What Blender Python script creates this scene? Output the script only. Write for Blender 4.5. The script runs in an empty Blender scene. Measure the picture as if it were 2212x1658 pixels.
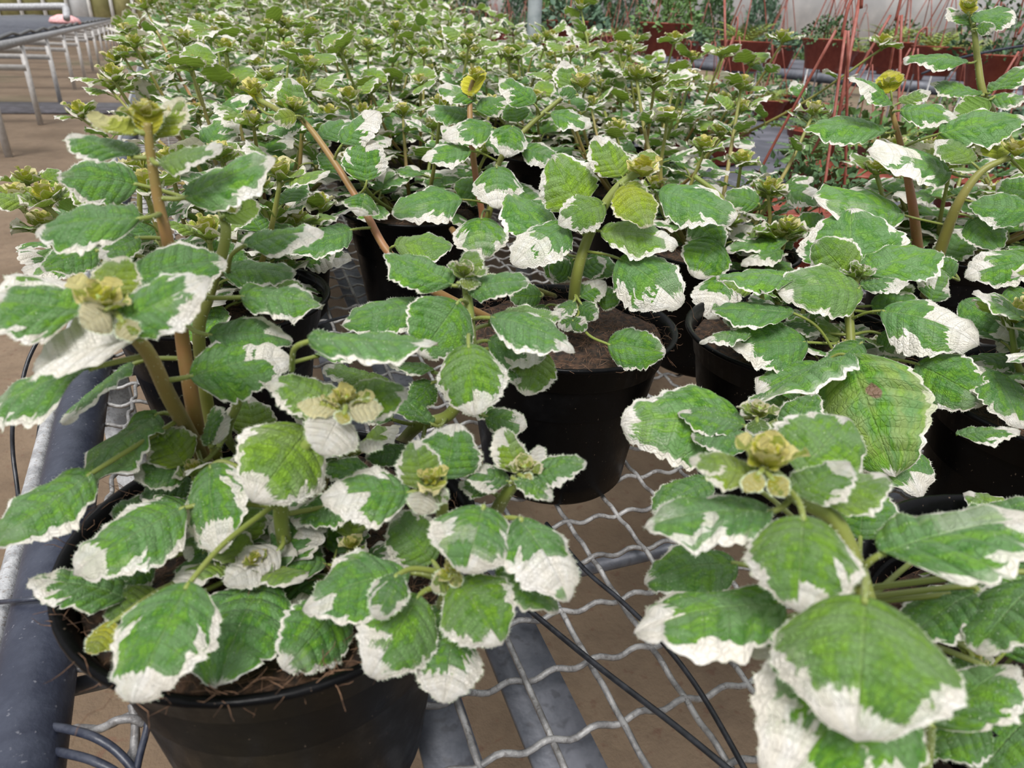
import bpy, math, random
import numpy as np
from mathutils import Vector, Matrix, noise as mnoise

# ------------------------------------------------------------------ camera, sky, sun
F, PITCH, ROLL, YAW, CAMH = 1500.0, .473, .047, .450, .40
def v3(*a): return np.array(a, float)
def unit(a): return a/np.linalg.norm(a)
FW = v3(math.sin(YAW)*math.cos(PITCH), math.cos(YAW)*math.cos(PITCH), -math.sin(PITCH))
_r = v3(math.cos(YAW), -math.sin(YAW), 0); _u = np.cross(_r, FW)
RT = _r*math.cos(ROLL)+_u*math.sin(ROLL); UP = -_r*math.sin(ROLL)+_u*math.cos(ROLL)
CAM = v3(0, 0, CAMH)
def ray(x, y): return FW+RT*(x-1106)/F-UP*(y-829)/F
def at(x, y, d): return CAM+ray(x, y)*d            # a point of the place, d metres ahead
def onz(x, y, z):
    r = ray(x, y); return CAM+r*((z-CAMH)/r[2])
def depth_z(x, y, z):
    r = ray(x, y); return (z-CAMH)/r[2] if r[2] < 0 else 1e9

scene = bpy.context.scene
cd = bpy.data.cameras.new('camera'); cam = bpy.data.objects.new('camera', cd); scene.collection.objects.link(cam)
M = Matrix(((RT[0], UP[0], -FW[0], 0), (RT[1], UP[1], -FW[1], 0), (RT[2], UP[2], -FW[2], CAMH), (0, 0, 0, 1)))
cam.matrix_world = M
cd.sensor_width = 36; cd.lens = 36*F/2212; cd.clip_start = .01; cd.clip_end = 200
cd.dof.use_dof = True; cd.dof.focus_distance = .60; cd.dof.aperture_fstop = 12.5
scene.camera = cam
scene.view_settings.view_transform = 'Standard'; scene.view_settings.look = 'None'
scene.view_settings.exposure = 0.18; scene.view_settings.gamma = 1; scene.view_settings.use_curve_mapping = False
try: scene.cycles.max_bounces = 8; scene.cycles.transparent_max_bounces = 8
except Exception: pass
world = bpy.data.worlds.new('overcast_sky'); scene.world = world; world.use_nodes = True
wn = world.node_tree.nodes; wl = world.node_tree.links
bg = wn['Background']
tc = wn.new('ShaderNodeTexCoord'); sep = wn.new('ShaderNodeSeparateXYZ'); cr = wn.new('ShaderNodeValToRGB')
wl.new(tc.outputs['Generated'], sep.inputs[0]); wl.new(sep.outputs['Z'], cr.inputs[0]); wl.new(cr.outputs[0], bg.inputs[0])
cr.color_ramp.elements[0].position = 0.0; cr.color_ramp.elements[0].color = (.55, .58, .62, 1)
cr.color_ramp.elements[1].position = 0.9; cr.color_ramp.elements[1].color = (1.0, 1.02, 1.06, 1)
bg.inputs[1].default_value = .90
sd = bpy.data.lights.new('sun', 'SUN'); sd.energy = 3.4; sd.angle = math.radians(22); sd.color = (1, .98, .95)
sun = bpy.data.objects.new('sun', sd); scene.collection.objects.link(sun)
sun.rotation_euler = (math.radians(24), math.radians(-20), 0)

# ------------------------------------------------------------------ helpers
COL = scene.collection
class MB:
    """collects verts / faces / per-vertex attributes, linked as one mesh"""
    def __init__(s): s.v = []; s.f = []; s.m = []; s.a = []; s.b = []; s.n = 0
    def add(s, verts, faces, mi=0, a=None, b=None):
        k = s.n; n = len(verts)
        s.v.append(np.asarray(verts, float)); s.n += n
        s.f += [tuple(i+k for i in f) for f in faces]; s.m += [mi]*len(faces)
        s.a.append(np.zeros((n, 3)) if a is None else np.asarray(a, float))
        s.b.append(np.zeros((n, 3)) if b is None else np.asarray(b, float))
    def mesh(s, name, mats, smooth=True, attrs=True, offset=None):
        me = bpy.data.meshes.new(name)
        V = np.vstack(s.v) if s.v else np.zeros((0, 3))
        if offset is not None: V = V-offset
        me.from_pydata(V.tolist(), [], s.f)
        for m in mats: me.materials.append(m)
        me.polygons.foreach_set('material_index', s.m)
        me.polygons.foreach_set('use_smooth', [smooth]*len(s.f))
        if attrs:
            for nm, dat in (('luv', s.a), ('lpar', s.b)):
                at_ = me.attributes.new(nm, 'FLOAT_VECTOR', 'POINT'); at_.data.foreach_set('vector', np.vstack(dat).ravel())
        me.update(); return me
def link(name, me, parent=None, loc=None, mat=None):
    o = bpy.data.objects.new(name, me); COL.objects.link(o)
    if parent is not None: o.parent = parent
    if loc is not None: o.location = loc
    if mat is not None: o.matrix_local = mat
    return o
def tag(o, label=None, cat=None, group=None, kind=None):
    if label: o['label'] = label
    if cat: o['category'] = cat
    if group: o['group'] = group
    if kind: o['kind'] = kind
    return o
def thing(name, loc, label, cat, group=None):
    o = bpy.data.objects.new(name, None); COL.objects.link(o); o.location = loc; o.empty_display_size = .02
    return tag(o, label, cat, group)
def catmull(P, n):
    P = [np.asarray(p, float) for p in P]
    if len(P) < 2: return np.array(P)
    Q = [2*P[0]-P[1]]+P+[2*P[-1]-P[-2]]; out = []
    for i in range(1, len(Q)-2):
        for k in range(n):
            t = k/n; a, b, c, d = Q[i-1:i+3]
            out.append(.5*((2*b)+(c-a)*t+(2*a-5*b+4*c-d)*t*t+(3*b-a-3*c+d)*t**3))
    out.append(P[-1]); return np.array(out)
def tube(mb, pts, rad, sides=8, mi=0, a=None, b=None, cap=True):
    pts = np.asarray(pts, float); n = len(pts)
    rad = np.full(n, rad) if np.isscalar(rad) else np.interp(np.linspace(0, 1, n), np.linspace(0, 1, len(rad)), rad)
    T = np.gradient(pts, axis=0); T /= np.linalg.norm(T, axis=1)[:, None]+1e-12
    ref = v3(0, 0, 1) if abs(T[0][2]) < .9 else v3(1, 0, 0)
    N = unit(np.cross(T[0], ref)); V = []
    for i in range(n):
        N = N-T[i]*(N@T[i]); N = N/(np.linalg.norm(N)+1e-12); B = np.cross(T[i], N)
        for k in range(sides):
            t = 2*math.pi*k/sides; V.append(pts[i]+rad[i]*(math.cos(t)*N+math.sin(t)*B))
    Fc = []
    for i in range(n-1):
        for k in range(sides):
            k2 = (k+1) % sides; Fc.append((i*sides+k, i*sides+k2, (i+1)*sides+k2, (i+1)*sides+k))
    if cap: Fc.append(tuple(range(sides-1, -1, -1))); Fc.append(tuple((n-1)*sides+k for k in range(sides)))
    def ex(x): return None if x is None else np.repeat(np.asarray(x, float).reshape(-1, 3) if np.ndim(x) > 1 else np.tile(x, (n, 1)), sides, axis=0)
    mb.add(V, Fc, mi, ex(a), ex(b)); return pts
def lathe(mb, prof, sides=48, mi=0, c=(0, 0, 0)):
    n = len(prof); V = []
    for r, z in prof:
        for k in range(sides):
            t = 2*math.pi*k/sides; V.append((c[0]+r*math.cos(t), c[1]+r*math.sin(t), c[2]+z))
    Fc = [(i*sides+k, i*sides+(k+1) % sides, (i+1)*sides+(k+1) % sides, (i+1)*sides+k) for i in range(n-1) for k in range(sides)]
    mb.add(V, Fc, mi)
def box(mb, c, s, mi=0, rz=0):
    x, y, z = s[0]/2, s[1]/2, s[2]/2
    V = np.array([(i*x, j*y, k*z) for i in (-1, 1) for j in (-1, 1) for k in (-1, 1)])
    R = np.array([[math.cos(rz), -math.sin(rz), 0], [math.sin(rz), math.cos(rz), 0], [0, 0, 1]])
    mb.add(V@R.T+np.array(c), [(0, 1, 3, 2), (4, 6, 7, 5), (0, 4, 5, 1), (2, 3, 7, 6), (0, 2, 6, 4), (1, 5, 7, 3)], mi)

# ------------------------------------------------------------------ materials
class NT:
    def __init__(s, name):
        s.m = bpy.data.materials.new(name); s.m.use_nodes = True
        s.t = s.m.node_tree; s.n = s.t.nodes; s.l = s.t.links
        s.b = s.n['Principled BSDF']; s.out = s.n['Material Output']
    def new(s, t, **k):
        n = s.n.new('ShaderNode'+t)
        for a, b in k.items(): setattr(n, a, b)
        return n
    def put(s, sock, v):
        if isinstance(v, bpy.types.NodeSocket): s.l.new(v, sock)
        else:
            if isinstance(v, tuple) and len(v) == 3 and sock.type == 'RGBA': v = v+(1,)
            sock.default_value = v
    def math(s, op, a, b=0.0, c=None, clamp=False):
        n = s.new('Math', operation=op); n.use_clamp = clamp; s.put(n.inputs[0], a); s.put(n.inputs[1], b)
        if c is not None: s.put(n.inputs[2], c)
        return n.outputs[0]
    def sstep(s, x, a, b, lo=0.0, hi=1.0):
        n = s.new('MapRange', interpolation_type='SMOOTHSTEP'); s.put(n.inputs[0], x); s.put(n.inputs[1], a); s.put(n.inputs[2], b)
        n.inputs[3].default_value = lo; n.inputs[4].default_value = hi; return n.outputs[0]
    def mix(s, f, a, b, blend='MIX'):
        n = s.new('Mix', data_type='RGBA', blend_type=blend); s.put(n.inputs[0], f); s.put(n.inputs[6], a); s.put(n.inputs[7], b); return n.outputs[2]
    def noise(s, vec, scale, detail=2.0, rough=.5, dim='3D', w=None):
        n = s.new('TexNoise', noise_dimensions=dim)
        if vec is not None: s.put(n.inputs['Vector'], vec)
        n.inputs['Scale'].default_value = scale; n.inputs['Detail'].default_value = detail; n.inputs['Roughness'].default_value = rough
        return n.outputs['Fac']
    def comb(s, x, y, z):
        n = s.new('CombineXYZ'); s.put(n.inputs[0], x); s.put(n.inputs[1], y); s.put(n.inputs[2], z); return n.outputs[0]
    def attr(s, name):
        n = s.new('Attribute'); n.attribute_name = name; q = s.new('SeparateXYZ'); s.l.new(n.outputs['Vector'], q.inputs[0]); return q.outputs
    def bump(s, h, strength, dist):
        n = s.new('Bump'); n.inputs['Strength'].default_value = strength; n.inputs['Distance'].default_value = dist
        s.put(n.inputs['Height'], h); s.l.new(n.outputs[0], s.b.inputs['Normal']); return n.outputs[0]
    def set(s, **k):
        for a, b in k.items(): s.put(s.b.inputs[a.replace('_', ' ')], b)
        return s
    def pos(s): return s.new('TexCoord').outputs['Object']
    def wpos(s): return s.new('NewGeometry').outputs['Position']

def leaf_material():
    s = NT('variegated_leaf')
    u, q, e = s.attr('luv')[:3]; wh, yg, sdv = s.attr('lpar')[:3]
    oi = s.new('ObjectInfo').outputs['Random']
    seed = s.math('ADD', s.math('MULTIPLY', sdv, 37.0), s.math('MULTIPLY', oi, 0.0))
    side = s.math('SIGN', u)
    # sector along the side veins
    wob = s.math('MULTIPLY', s.math('SUBTRACT', s.noise(s.comb(s.math('MULTIPLY', u, 1.3), q, seed), 7, 2), .5), .10)
    secf = s.math('MULTIPLY', s.math('ADD', s.math('ADD', q, s.math('MULTIPLY', e, .48)), wob), 9.0); sec = s.math('FLOOR', secf)
    spk = s.math('SUBTRACT', 1.0, s.math('MULTIPLY', s.math('ABSOLUTE', s.math('SUBTRACT', s.math('FRACT', secf), .5)), 1.1))
    wnz = s.new('TexWhiteNoise'); s.put(wnz.inputs['Vector'], s.comb(sec, side, seed)); rnd = wnz.outputs['Value']
    sm = s.noise(s.comb(s.math('MULTIPLY', q, 2.2), s.math('MULTIPLY', side, 3.0), seed), 1.0, 1)
    sm = s.sstep(sm, .36, .66)
    jag = s.math('MULTIPLY', s.math('SUBTRACT', s.noise(s.comb(u, s.math('MULTIPLY', q, 1.6), seed), 13, 3, .6), .5), .13)
    T = s.math('ADD', s.math('MULTIPLY', s.math('MULTIPLY', s.math('POWER', rnd, 2.6), 1.15), spk), s.math('MULTIPLY', s.math('POWER', sm, 1.6), .72))
    sdn = s.new('TexWhiteNoise'); s.put(sdn.inputs['Vector'], s.comb(side, seed, 4.0))
    T = s.math('MULTIPLY', T, s.math('MULTIPLY', wh, s.math('ADD', .50, s.math('MULTIPLY', sdn.outputs['Value'], 1.15))))
    T = s.math('ADD', s.math('ADD', T, .030), jag)
    T = s.math('MULTIPLY', T, s.sstep(q, 0.0, .62, .22, 1.12)); T = s.math('MINIMUM', T, .80)
    T = s.math('ADD', T, s.sstep(wh, .86, .97, 0, 1.3))
    isw = s.sstep(s.math('SUBTRACT', T, e), -.012, .012)
    # greens: dark and grey-green layers, yellow-green towards the base
    n2 = s.noise(s.comb(u, s.math('MULTIPLY', q, 1.3), s.math('ADD', seed, 5.0)), 3.2, 3, .65)
    n3 = s.noise(s.comb(s.math('MULTIPLY', sec, .7), s.math('MULTIPLY', u, 1.2), s.math('ADD', seed, 9.0)), 1.6, 1)
    g = s.mix(s.sstep(s.math('ADD', n2, s.math('MULTIPLY', n3, .5)), .66, .84), (.052, .190, .012), (.150, .300, .095))
    g = s.mix(s.math('MULTIPLY', s.sstep(n2, .54, .36), .9), g, (.175, .385, .018))
    g = s.mix(s.math('MULTIPLY', s.sstep(s.noise(s.comb(sdv, oi, 3.0), 40, 0), .3, .7), .35), g, (.085, .20, .075))
    vl = s.math('ABSOLUTE', s.math('SUBTRACT', s.math('FRACT', s.math('MULTIPLY', q, 7.0)), .5))
    vein = s.math('MAXIMUM', s.sstep(s.math('ABSOLUTE', u), .045, .0), s.math('MULTIPLY', s.sstep(vl, .035, .0), s.sstep(e, .05, .4, 0, .7)))
    g = s.mix(s.math('MULTIPLY', vein, .50), g, (.22, .38, .10))
    w = s.mix(s.sstep(s.noise(s.comb(u, q, seed), 4, 3), .35, .7), (.86, .80, .70), (.92, .88, .82))
    w = s.mix(s.math('MULTIPLY', s.sstep(vl, .05, .0), .25), w, (.62, .62, .50))
    # young growth: yellow base, cream-yellow margin
    yb = s.math('MULTIPLY', yg, s.sstep(q, 1.0, .1, .35, 1.0))
    g = s.mix(s.math('MINIMUM', s.math('MULTIPLY', yb, 1.25), 1.0), g, (.80, .74, .022))
    w = s.mix(s.sstep(yg, .1, .8, 0, .9), w, (.96, .82, .20))
    col = s.mix(isw, g, w)
    # blemish where the parameter asks for it (negative yg)
    dead = s.sstep(s.math('MULTIPLY', yg, -1.0), .2, .6)
    dn = s.noise(s.comb(u, q, seed), 3.0, 3)
    d2 = s.new('VectorMath', operation='DISTANCE'); s.put(d2.inputs[0], s.comb(u, s.math('MULTIPLY', q, 2.0), 0.0)); d2.inputs[1].default_value = (-.14, .92, 0)
    spot = s.sstep(s.math('ADD', d2.outputs['Value'], s.math('MULTIPLY', s.math('SUBTRACT', dn, .5), .25)), .13, .09)
    fade = s.math('MULTIPLY', s.sstep(dn, .42, .62), .55)
    col = s.mix(s.math('MULTIPLY', dead, fade), col, (.33, .40, .12))
    col = s.mix(s.math('MULTIPLY', dead, spot), col, (.22, .13, .09))
    geo = s.new('NewGeometry')
    under = s.mix(isw, (.20, .36, .055), (.70, .68, .56)); under = s.mix(s.math('MULTIPLY', yg, .9, clamp=True), under, (.80, .72, .04))
    col = s.mix(s.math('MULTIPLY', geo.outputs['Backfacing'], .85), col, under)
    vo = s.new('TexVoronoi', feature='DISTANCE_TO_EDGE'); s.put(vo.inputs['Vector'], s.comb(u, s.math('MULTIPLY', q, 1.9), seed)); vo.inputs['Scale'].default_value = 11
    cell = s.sstep(vo.outputs['Distance'], .0, .16)
    fuzz = s.noise(s.comb(u, s.math('MULTIPLY', q, 2.0), seed), 90, 2)
    lat = s.math('MULTIPLY', s.math('POWER', s.math('ABSOLUTE', s.math('SINE', s.math('MULTIPLY', q, 21.99))), .6), s.sstep(e, 0.0, .25))
    h = s.math('ADD', s.math('ADD', s.math('MULTIPLY', cell, .26), s.math('MULTIPLY', vein, -.5)), s.math('ADD', s.math('MULTIPLY', fuzz, .22), s.math('MULTIPLY', lat, .9)))
    nb = s.bump(h, .95, .0016)
    col = s.mix(s.math('MULTIPLY', s.sstep(vo.outputs['Distance'], .05, 0.0), .10), col, s.mix(isw, (.03, .10, .012), (.60, .60, .48)))
    s.set(Base_Color=col, Roughness=.43, Specular_IOR_Level=.42, Sheen_Weight=.10, Sheen_Roughness=.45, Sheen_Tint=(.9, 1, .9))
    tr = s.new('BsdfTranslucent'); s.put(tr.inputs[0], s.mix(.5, col, s.mix(isw, (.30, .50, .04), (.85, .80, .62)))); s.l.new(nb, tr.inputs['Normal'])
    mx = s.new('MixShader'); mx.inputs[0].default_value = .24
    s.l.new(s.b.outputs[0], mx.inputs[1]); s.l.new(tr.outputs[0], mx.inputs[2]); s.l.new(mx.outputs[0], s.out.inputs[0])
    return s.m
def stem_material():
    s = NT('plant_stem'); p = s.attr('luv'); pink = p[0]; yel = p[1]
    n = s.noise(s.wpos(), 90, 3)
    c = s.mix(pink, (.125, .195, .018), (.36, .085, .060)); c = s.mix(yel, c, (.25, .34, .075))
    c = s.mix(s.math('MULTIPLY', s.sstep(n, .35, .7), .3), c, (.20, .20, .05))
    s.set(Base_Color=c, Roughness=.5, Sheen_Weight=.08, Subsurface_Weight=.0); s.bump(n, .3, .0006); return s.m
def simple(name, col, rough=.5, metal=0.0, nscale=60, namp=.25, col2=None, bump=.2, bd=.001, spec=.5, world=False):
    s = NT(name); n = s.noise(s.wpos() if world else s.pos(), nscale, 4, .6)
    c2 = col2 or tuple(min(1, c*(1+namp*2)) for c in col)
    s.set(Base_Color=s.mix(s.sstep(n, .35, .7), col, c2), Roughness=rough, Metallic=metal, Specular_IOR_Level=spec)
    if bump: s.bump(n, bump, bd)
    return s.m
MAT = {}
MAT['leaf'] = leaf_material(); MAT['stem'] = stem_material()
MAT['hair'] = simple('leaf_hair', (.62, .70, .52), .6, bump=0)
def pot_mat():
    s = NT('black_pot_plastic'); p = s.pos(); n = s.noise(p, 30, 5, .65)
    sc = s.new('Mapping'); s.l.new(p, sc.inputs[0]); sc.inputs['Scale'].default_value = (400, 400, 6)
    st = s.noise(sc.outputs[0], 1, 2)
    sp = s.noise(p, 450, 1)
    c = s.mix(s.math('MULTIPLY', s.sstep(n, .5, .75), .5), (.0020, .0020, .0024), (.0075, .0075, .0085))
    c = s.mix(s.math('MULTIPLY', s.sstep(sp, .74, .80), .5), c, (.20, .15, .11))
    s.set(Base_Color=c, Roughness=s.sstep(n, .3, .7, .25, .45), Specular_IOR_Level=.10); s.bump(s.math('ADD', n, s.math('MULTIPLY', st, .3)), .12, .0015); return s.m
MAT['pot'] = pot_mat()
MAT['pot_far'] = simple('black_pot_plain', (.010, .010, .011), .45, spec=.3)
MAT['coir'] = simple('coir_substrate', (.012, .007, .004), .95, nscale=150, col2=(.075, .038, .020), bump=1.0, bd=.004)
MAT['fibre'] = simple('coir_fibre', (.06, .030, .016), .8, nscale=200, col2=(.27, .15, .085), bump=0)
def galv_mat(name, a, b, c3, scale):
    s = NT(name); p = s.wpos(); n = s.noise(p, scale, 5, .7); n2 = s.noise(p, scale*6, 2)
    c = s.mix(s.sstep(n, .35, .65), a, b); c = s.mix(s.math('MULTIPLY', s.sstep(n2, .55, .7), .6), c, c3)
    s.set(Base_Color=c, Roughness=.55, Metallic=.25); s.bump(s.math('ADD', n, n2), .5, .0012); return s.m
MAT['wire'] = galv_mat('galvanised_wire', (.17, .165, .165), (.40, .39, .385), (.11, .095, .085), 45)
MAT['rail'] = galv_mat('galvanised_rail', (.30, .30, .31), (.52, .52, .53), (.22, .18, .15), 60)
MAT['bar'] = galv_mat('weathered_support_bar', (.085, .092, .112), (.15, .155, .18), (.07, .07, .08), 18)
def pipe_mat():
    s = NT('blue_black_pipe'); p = s.wpos(); n = s.noise(p, 22, 5, .65); n2 = s.noise(p, 240, 3)
    c = s.mix(s.sstep(n, .38, .62), (.022, .026, .045), (.040, .046, .070))
    c = s.mix(s.math('MULTIPLY', s.sstep(n, .60, .76), .6), c, (.17, .18, .22))
    c = s.mix(s.math('MULTIPLY', s.sstep(n2, .66, .74), .5), c, (.22, .22, .25))
    s.set(Base_Color=c, Roughness=.46, Specular_IOR_Level=.5); s.bump(n2, .35, .0012); return s.m
MAT['pipe'] = pipe_mat()
MAT['cable'] = simple('black_cable', (.010, .011, .014), .4, nscale=120, col2=(.03, .032, .04), bump=.3)
MAT['cable_blue'] = simple('blue_black_tube', (.018, .022, .038), .42, nscale=120, col2=(.045, .05, .07), bump=.3)
# ------------------------------------------------------------------ leaf
def leaf_arrays(W=.8, rows=40, cols=13, teeth=8, depth=.046, curl=.5, cup=.25, twist=0., quilt=.026, wav=.03, white=.3, young=0., seed=1, fold=0.):
    """unit leaf: base at the origin, tip along +y, top side +z; W = full width / length"""
    rg = random.Random(seed*7919+3); NP = rows+1
    q = np.linspace(0, 1, NP)
    uu = np.linspace(-1, 1, cols); uu = np.sign(uu)*np.abs(uu)**.92
    asym = rg.uniform(-.05, .05)
    # margin curve: angle from base to tip
    t = q**.85*math.pi
    wx = np.sin(t)**.72*(1-.24*np.cos(t+.2)*-1)          # broader below the middle
    wx = np.sin(np.clip(math.pi*q**.78, 0, math.pi))**.70; wx /= wx.max()
    ye = q**.90; ym = q**1.42
    jq = q+.012*np.sin(q*23+rg.uniform(0, 6))+.010*np.sin(q*41+rg.uniform(0, 6)); sc = np.abs(np.sin(math.pi*(teeth*jq+rg.uniform(-.2, .2))))**.55*(1+.35*np.sin(q*17+rg.uniform(0, 6)))
    sc = (sc-.55)*np.clip(q*5, 0, 1)*depth
    X = np.zeros((NP, cols)); Y = np.zeros((NP, cols))
    tipz = np.clip((q-.86)/.14, 0, 1)
    for j, u in enumerate(uu):
        a = abs(u)
        ph = rg.uniform(0, .0)
        half = W/2*(1+asym*np.sign(u))
        xe = half*wx+sc*(1-.45*tipz)*np.clip(wx*3, .0, 1)
        yee = ye+sc*.45*(.3+tipz*1.1)
        X[:, j] = np.sign(u)*a*xe
        Y[:, j] = ym+(yee-ym)*a**1.3
    U = np.tile(uu, (NP, 1)); Q = np.tile(q[:, None], (1, cols))
    e = 1-np.abs(U); e = np.minimum(e, (1-Q)*1.25+.0)
    # relief
    nv = 7
    z = quilt*(np.abs(np.sin(math.pi*nv*Q))**.7)*np.sin(math.pi*np.clip(np.abs(U), 0, 1))**.6
    z -= .016*np.exp(-(U/.10)**2)*np.clip(1-Q, 0, 1)
    z += wav*np.sin(Q*math.pi*rg.uniform(2.2, 4)+rg.uniform(0, 6))*np.abs(U)**2*np.sign(U+.001)
    z += wav*.5*np.sin(Q*math.pi*teeth)*np.abs(U)**3
    z += fold*np.abs(X)-cup*(X**2)/(W*.5)
    # fine random undulation
    for _ in range(3):
        fx, fy, p1 = rg.uniform(-9, 9), rg.uniform(-8, 8), rg.uniform(0, 6)
        z += .007*np.sin(fx*X+fy*Y+p1)
    # bend along the length (curl>0 : tip goes down)
    if abs(curl) > 1e-3:
        th = curl*np.clip(Y, -.1, 1.2)**1.15; R = Y
        ang = curl*Y*.55
        yn = np.where(True, np.sin(curl*Y)/curl, Y); zn = -(1-np.cos(curl*Y))/curl
        nx, ny_ = np.sin(curl*Y), np.cos(curl*Y)
        Y2 = yn+z*nx; Z2 = zn+z*ny_
    else: Y2, Z2 = Y, z
    if abs(twist) > 1e-3:
        tw = twist*Y; X, Z2 = X*np.cos(tw)-Z2*np.sin(tw), X*np.sin(tw)+Z2*np.cos(tw)
    V = np.stack([X, Y2, Z2], -1)
    tip = V[-1, cols//2].copy(); L = np.hypot(tip[1], tip[2]); an = math.atan2(tip[2], tip[1])
    c, s = math.cos(-an), math.sin(-an)
    V2 = V.copy(); V2[..., 1] = (V[..., 1]*c-V[..., 2]*s)/L; V2[..., 2] = (V[..., 1]*s+V[..., 2]*c)/L
    V2[..., 0] = V[..., 0]/L if L < .7 else V[..., 0]
    Fc = []
    for i in range(NP-1):
        for j in range(cols-1):
            k = i*cols+j; Fc.append((k, k+1, k+cols+1, k+cols))
    luv = np.stack([U, Q, e], -1).reshape(-1, 3)
    par = np.tile([white, young, (seed*.6180339) % 1.0], (NP*cols, 1))
    return V2.reshape(-1, 3), Fc, luv, par, NP, cols
def hairs_on(mb, P, idx_pairs, length, width, rg, mi):
    V = []; Fc = []
    for p, d in idx_pairs:
        d = unit(d+np.array([rg.gauss(0, .35) for _ in range(3)])); s = unit(np.cross(d, [rg.gauss(0, 1) for _ in range(3)]))*width
        k = len(V); V += [p-s, p+s, p+d*length*rg.uniform(.6, 1.2)]; Fc.append((k, k+1, k+2))
    if V: mb.add(V, Fc, mi)
def place_leaf(mb, M3, org, length, rg, hair=0, hl=.0011, **kw):
    V, Fc, luv, par, NP, nc = leaf_arrays(**kw)
    Vw = (V*length)@M3.T+org
    mb.add(Vw, Fc, 0, luv, par)
    if hair:
        G = Vw.reshape(NP, nc, 3); pr = []
        nrm = M3[:, 2]
        for _ in range(hair):
            i = rg.randrange(1, NP-1); s = rg.random()
            j = 0 if s < .5 else nc-1
            p = G[i, j]; out = unit(p-G[i, nc//2]+1e-9); pr.append((p, out*.9+nrm*.5))
        for _ in range(hair//2):
            i = rg.randrange(1, NP-1); j = rg.randrange(1, nc-1); pr.append((G[i, j], nrm))
        hairs_on(mb, None, pr, hl, hl*.055, rg, 2)
    return Vw
# ------------------------------------------------------------------ plants
RIMZ = .16; RIMR = .105
def make_pot_mesh(sides=64, hi=True):
    mb = MB(); R = RIMR
    prof = [(0, .004), (.055, .004), (.062, .0), (.068, .0), (.0715, .004), (.0735, .022), (.0895, RIMZ-.030), (.0905, RIMZ-.0285), (.0935, RIMZ-.0275),
            (.0985, RIMZ-.006), (.1035, RIMZ-.005), (.1052, RIMZ-.003), (.1050, RIMZ-.0005), (.1030, RIMZ), (.1005, RIMZ-.001), (.0975, RIMZ-.006),
            (.0945, RIMZ-.020), (.0915, RIMZ-.030), (.086, RIMZ-.06)]
    lathe(mb, prof, sides); return mb.mesh('pot', [MAT['pot']], attrs=False)
POT_ME = make_pot_mesh(); 
def make_soil(seed, n_f=260, spill=0, hi=True):
    rg = random.Random(seed); mb = MB(); n = 40 if hi else 12; nr = 14 if hi else 4; R = .0945; V = []
    for i in range(nr+1):
        for k in range(n):
            t = 2*math.pi*k/n; r = R*i/nr; x, y = r*math.cos(t), r*math.sin(t)
            h = (mnoise.noise(Vector((x*45+seed, y*45, 0)))*.005+mnoise.noise(Vector((x*160, y*160+seed, 1)))*.0035)
            V.append((x, y, RIMZ-.014+.006*(1-(r/R)**2)+h))
    Fc = [(i*n+k, i*n+(k+1) % n, (i+1)*n+(k+1) % n, (i+1)*n+k) for i in range(nr) for k in range(n)]
    mb.add(V, Fc, 0)
    for _ in range(n_f):
        t = rg.uniform(0, 2*math.pi); r = (.094*math.sqrt(rg.random())) if rg.random() > spill else rg.uniform(.088, .106)
        p = v3(r*math.cos(t), r*math.sin(t), RIMZ-.006+rg.uniform(-.004, .006)+(.004 if r > .095 else 0)); d = unit(v3(rg.gauss(0, 1), rg.gauss(0, 1), rg.gauss(0, .25)))
        P = [p]; L = rg.uniform(.008, .026)
        for _k in range(4):
            d = unit(d+v3(rg.gauss(0, .4), rg.gauss(0, .4), rg.gauss(0, .3))); p = p+d*L/4; P.append(p)
        tube(mb, P, [.00015, .00024, .0001], 3, 1, cap=False)
    return mb.mesh('soil', [MAT['coir'], MAT['fibre']], attrs=False)
def stem_tube(mb, pts, r0, r1, pink=.2, yel=.2, sides=10, hair=0, rg=None, mi=0, nodes=()):
    P = catmull(pts, 8); n = len(P); t = np.linspace(0, 1, n)
    rad = r0+(r1-r0)*t
    rad = rad*(1+.0*t)
    for nd in nodes:
        rad = rad*(1+.28*np.exp(-(np.linalg.norm(P-nd, axis=1)/.0035)**2))
    a = np.stack([np.clip(pink*(1-.4*np.abs(t-.5)*2), 0, 1), np.clip(yel*t, 0, 1), 0*t], -1)
    tube(mb, P, rad, sides, mi, a=a)
    if hair and rg:
        pr = []
        T = np.gradient(P, axis=0)
        for _ in range(hair):
            i = rg.randrange(n); d = np.cross(T[i], [rg.gauss(0, 1) for _ in range(3)]); d = unit(d+1e-9); pr.append((P[i]+d*rad[i]*.95, d))
        hairs_on(mb, None, pr, .0014, .00007, rg, mi+1 if mi == 0 else 2)
    return P

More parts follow.
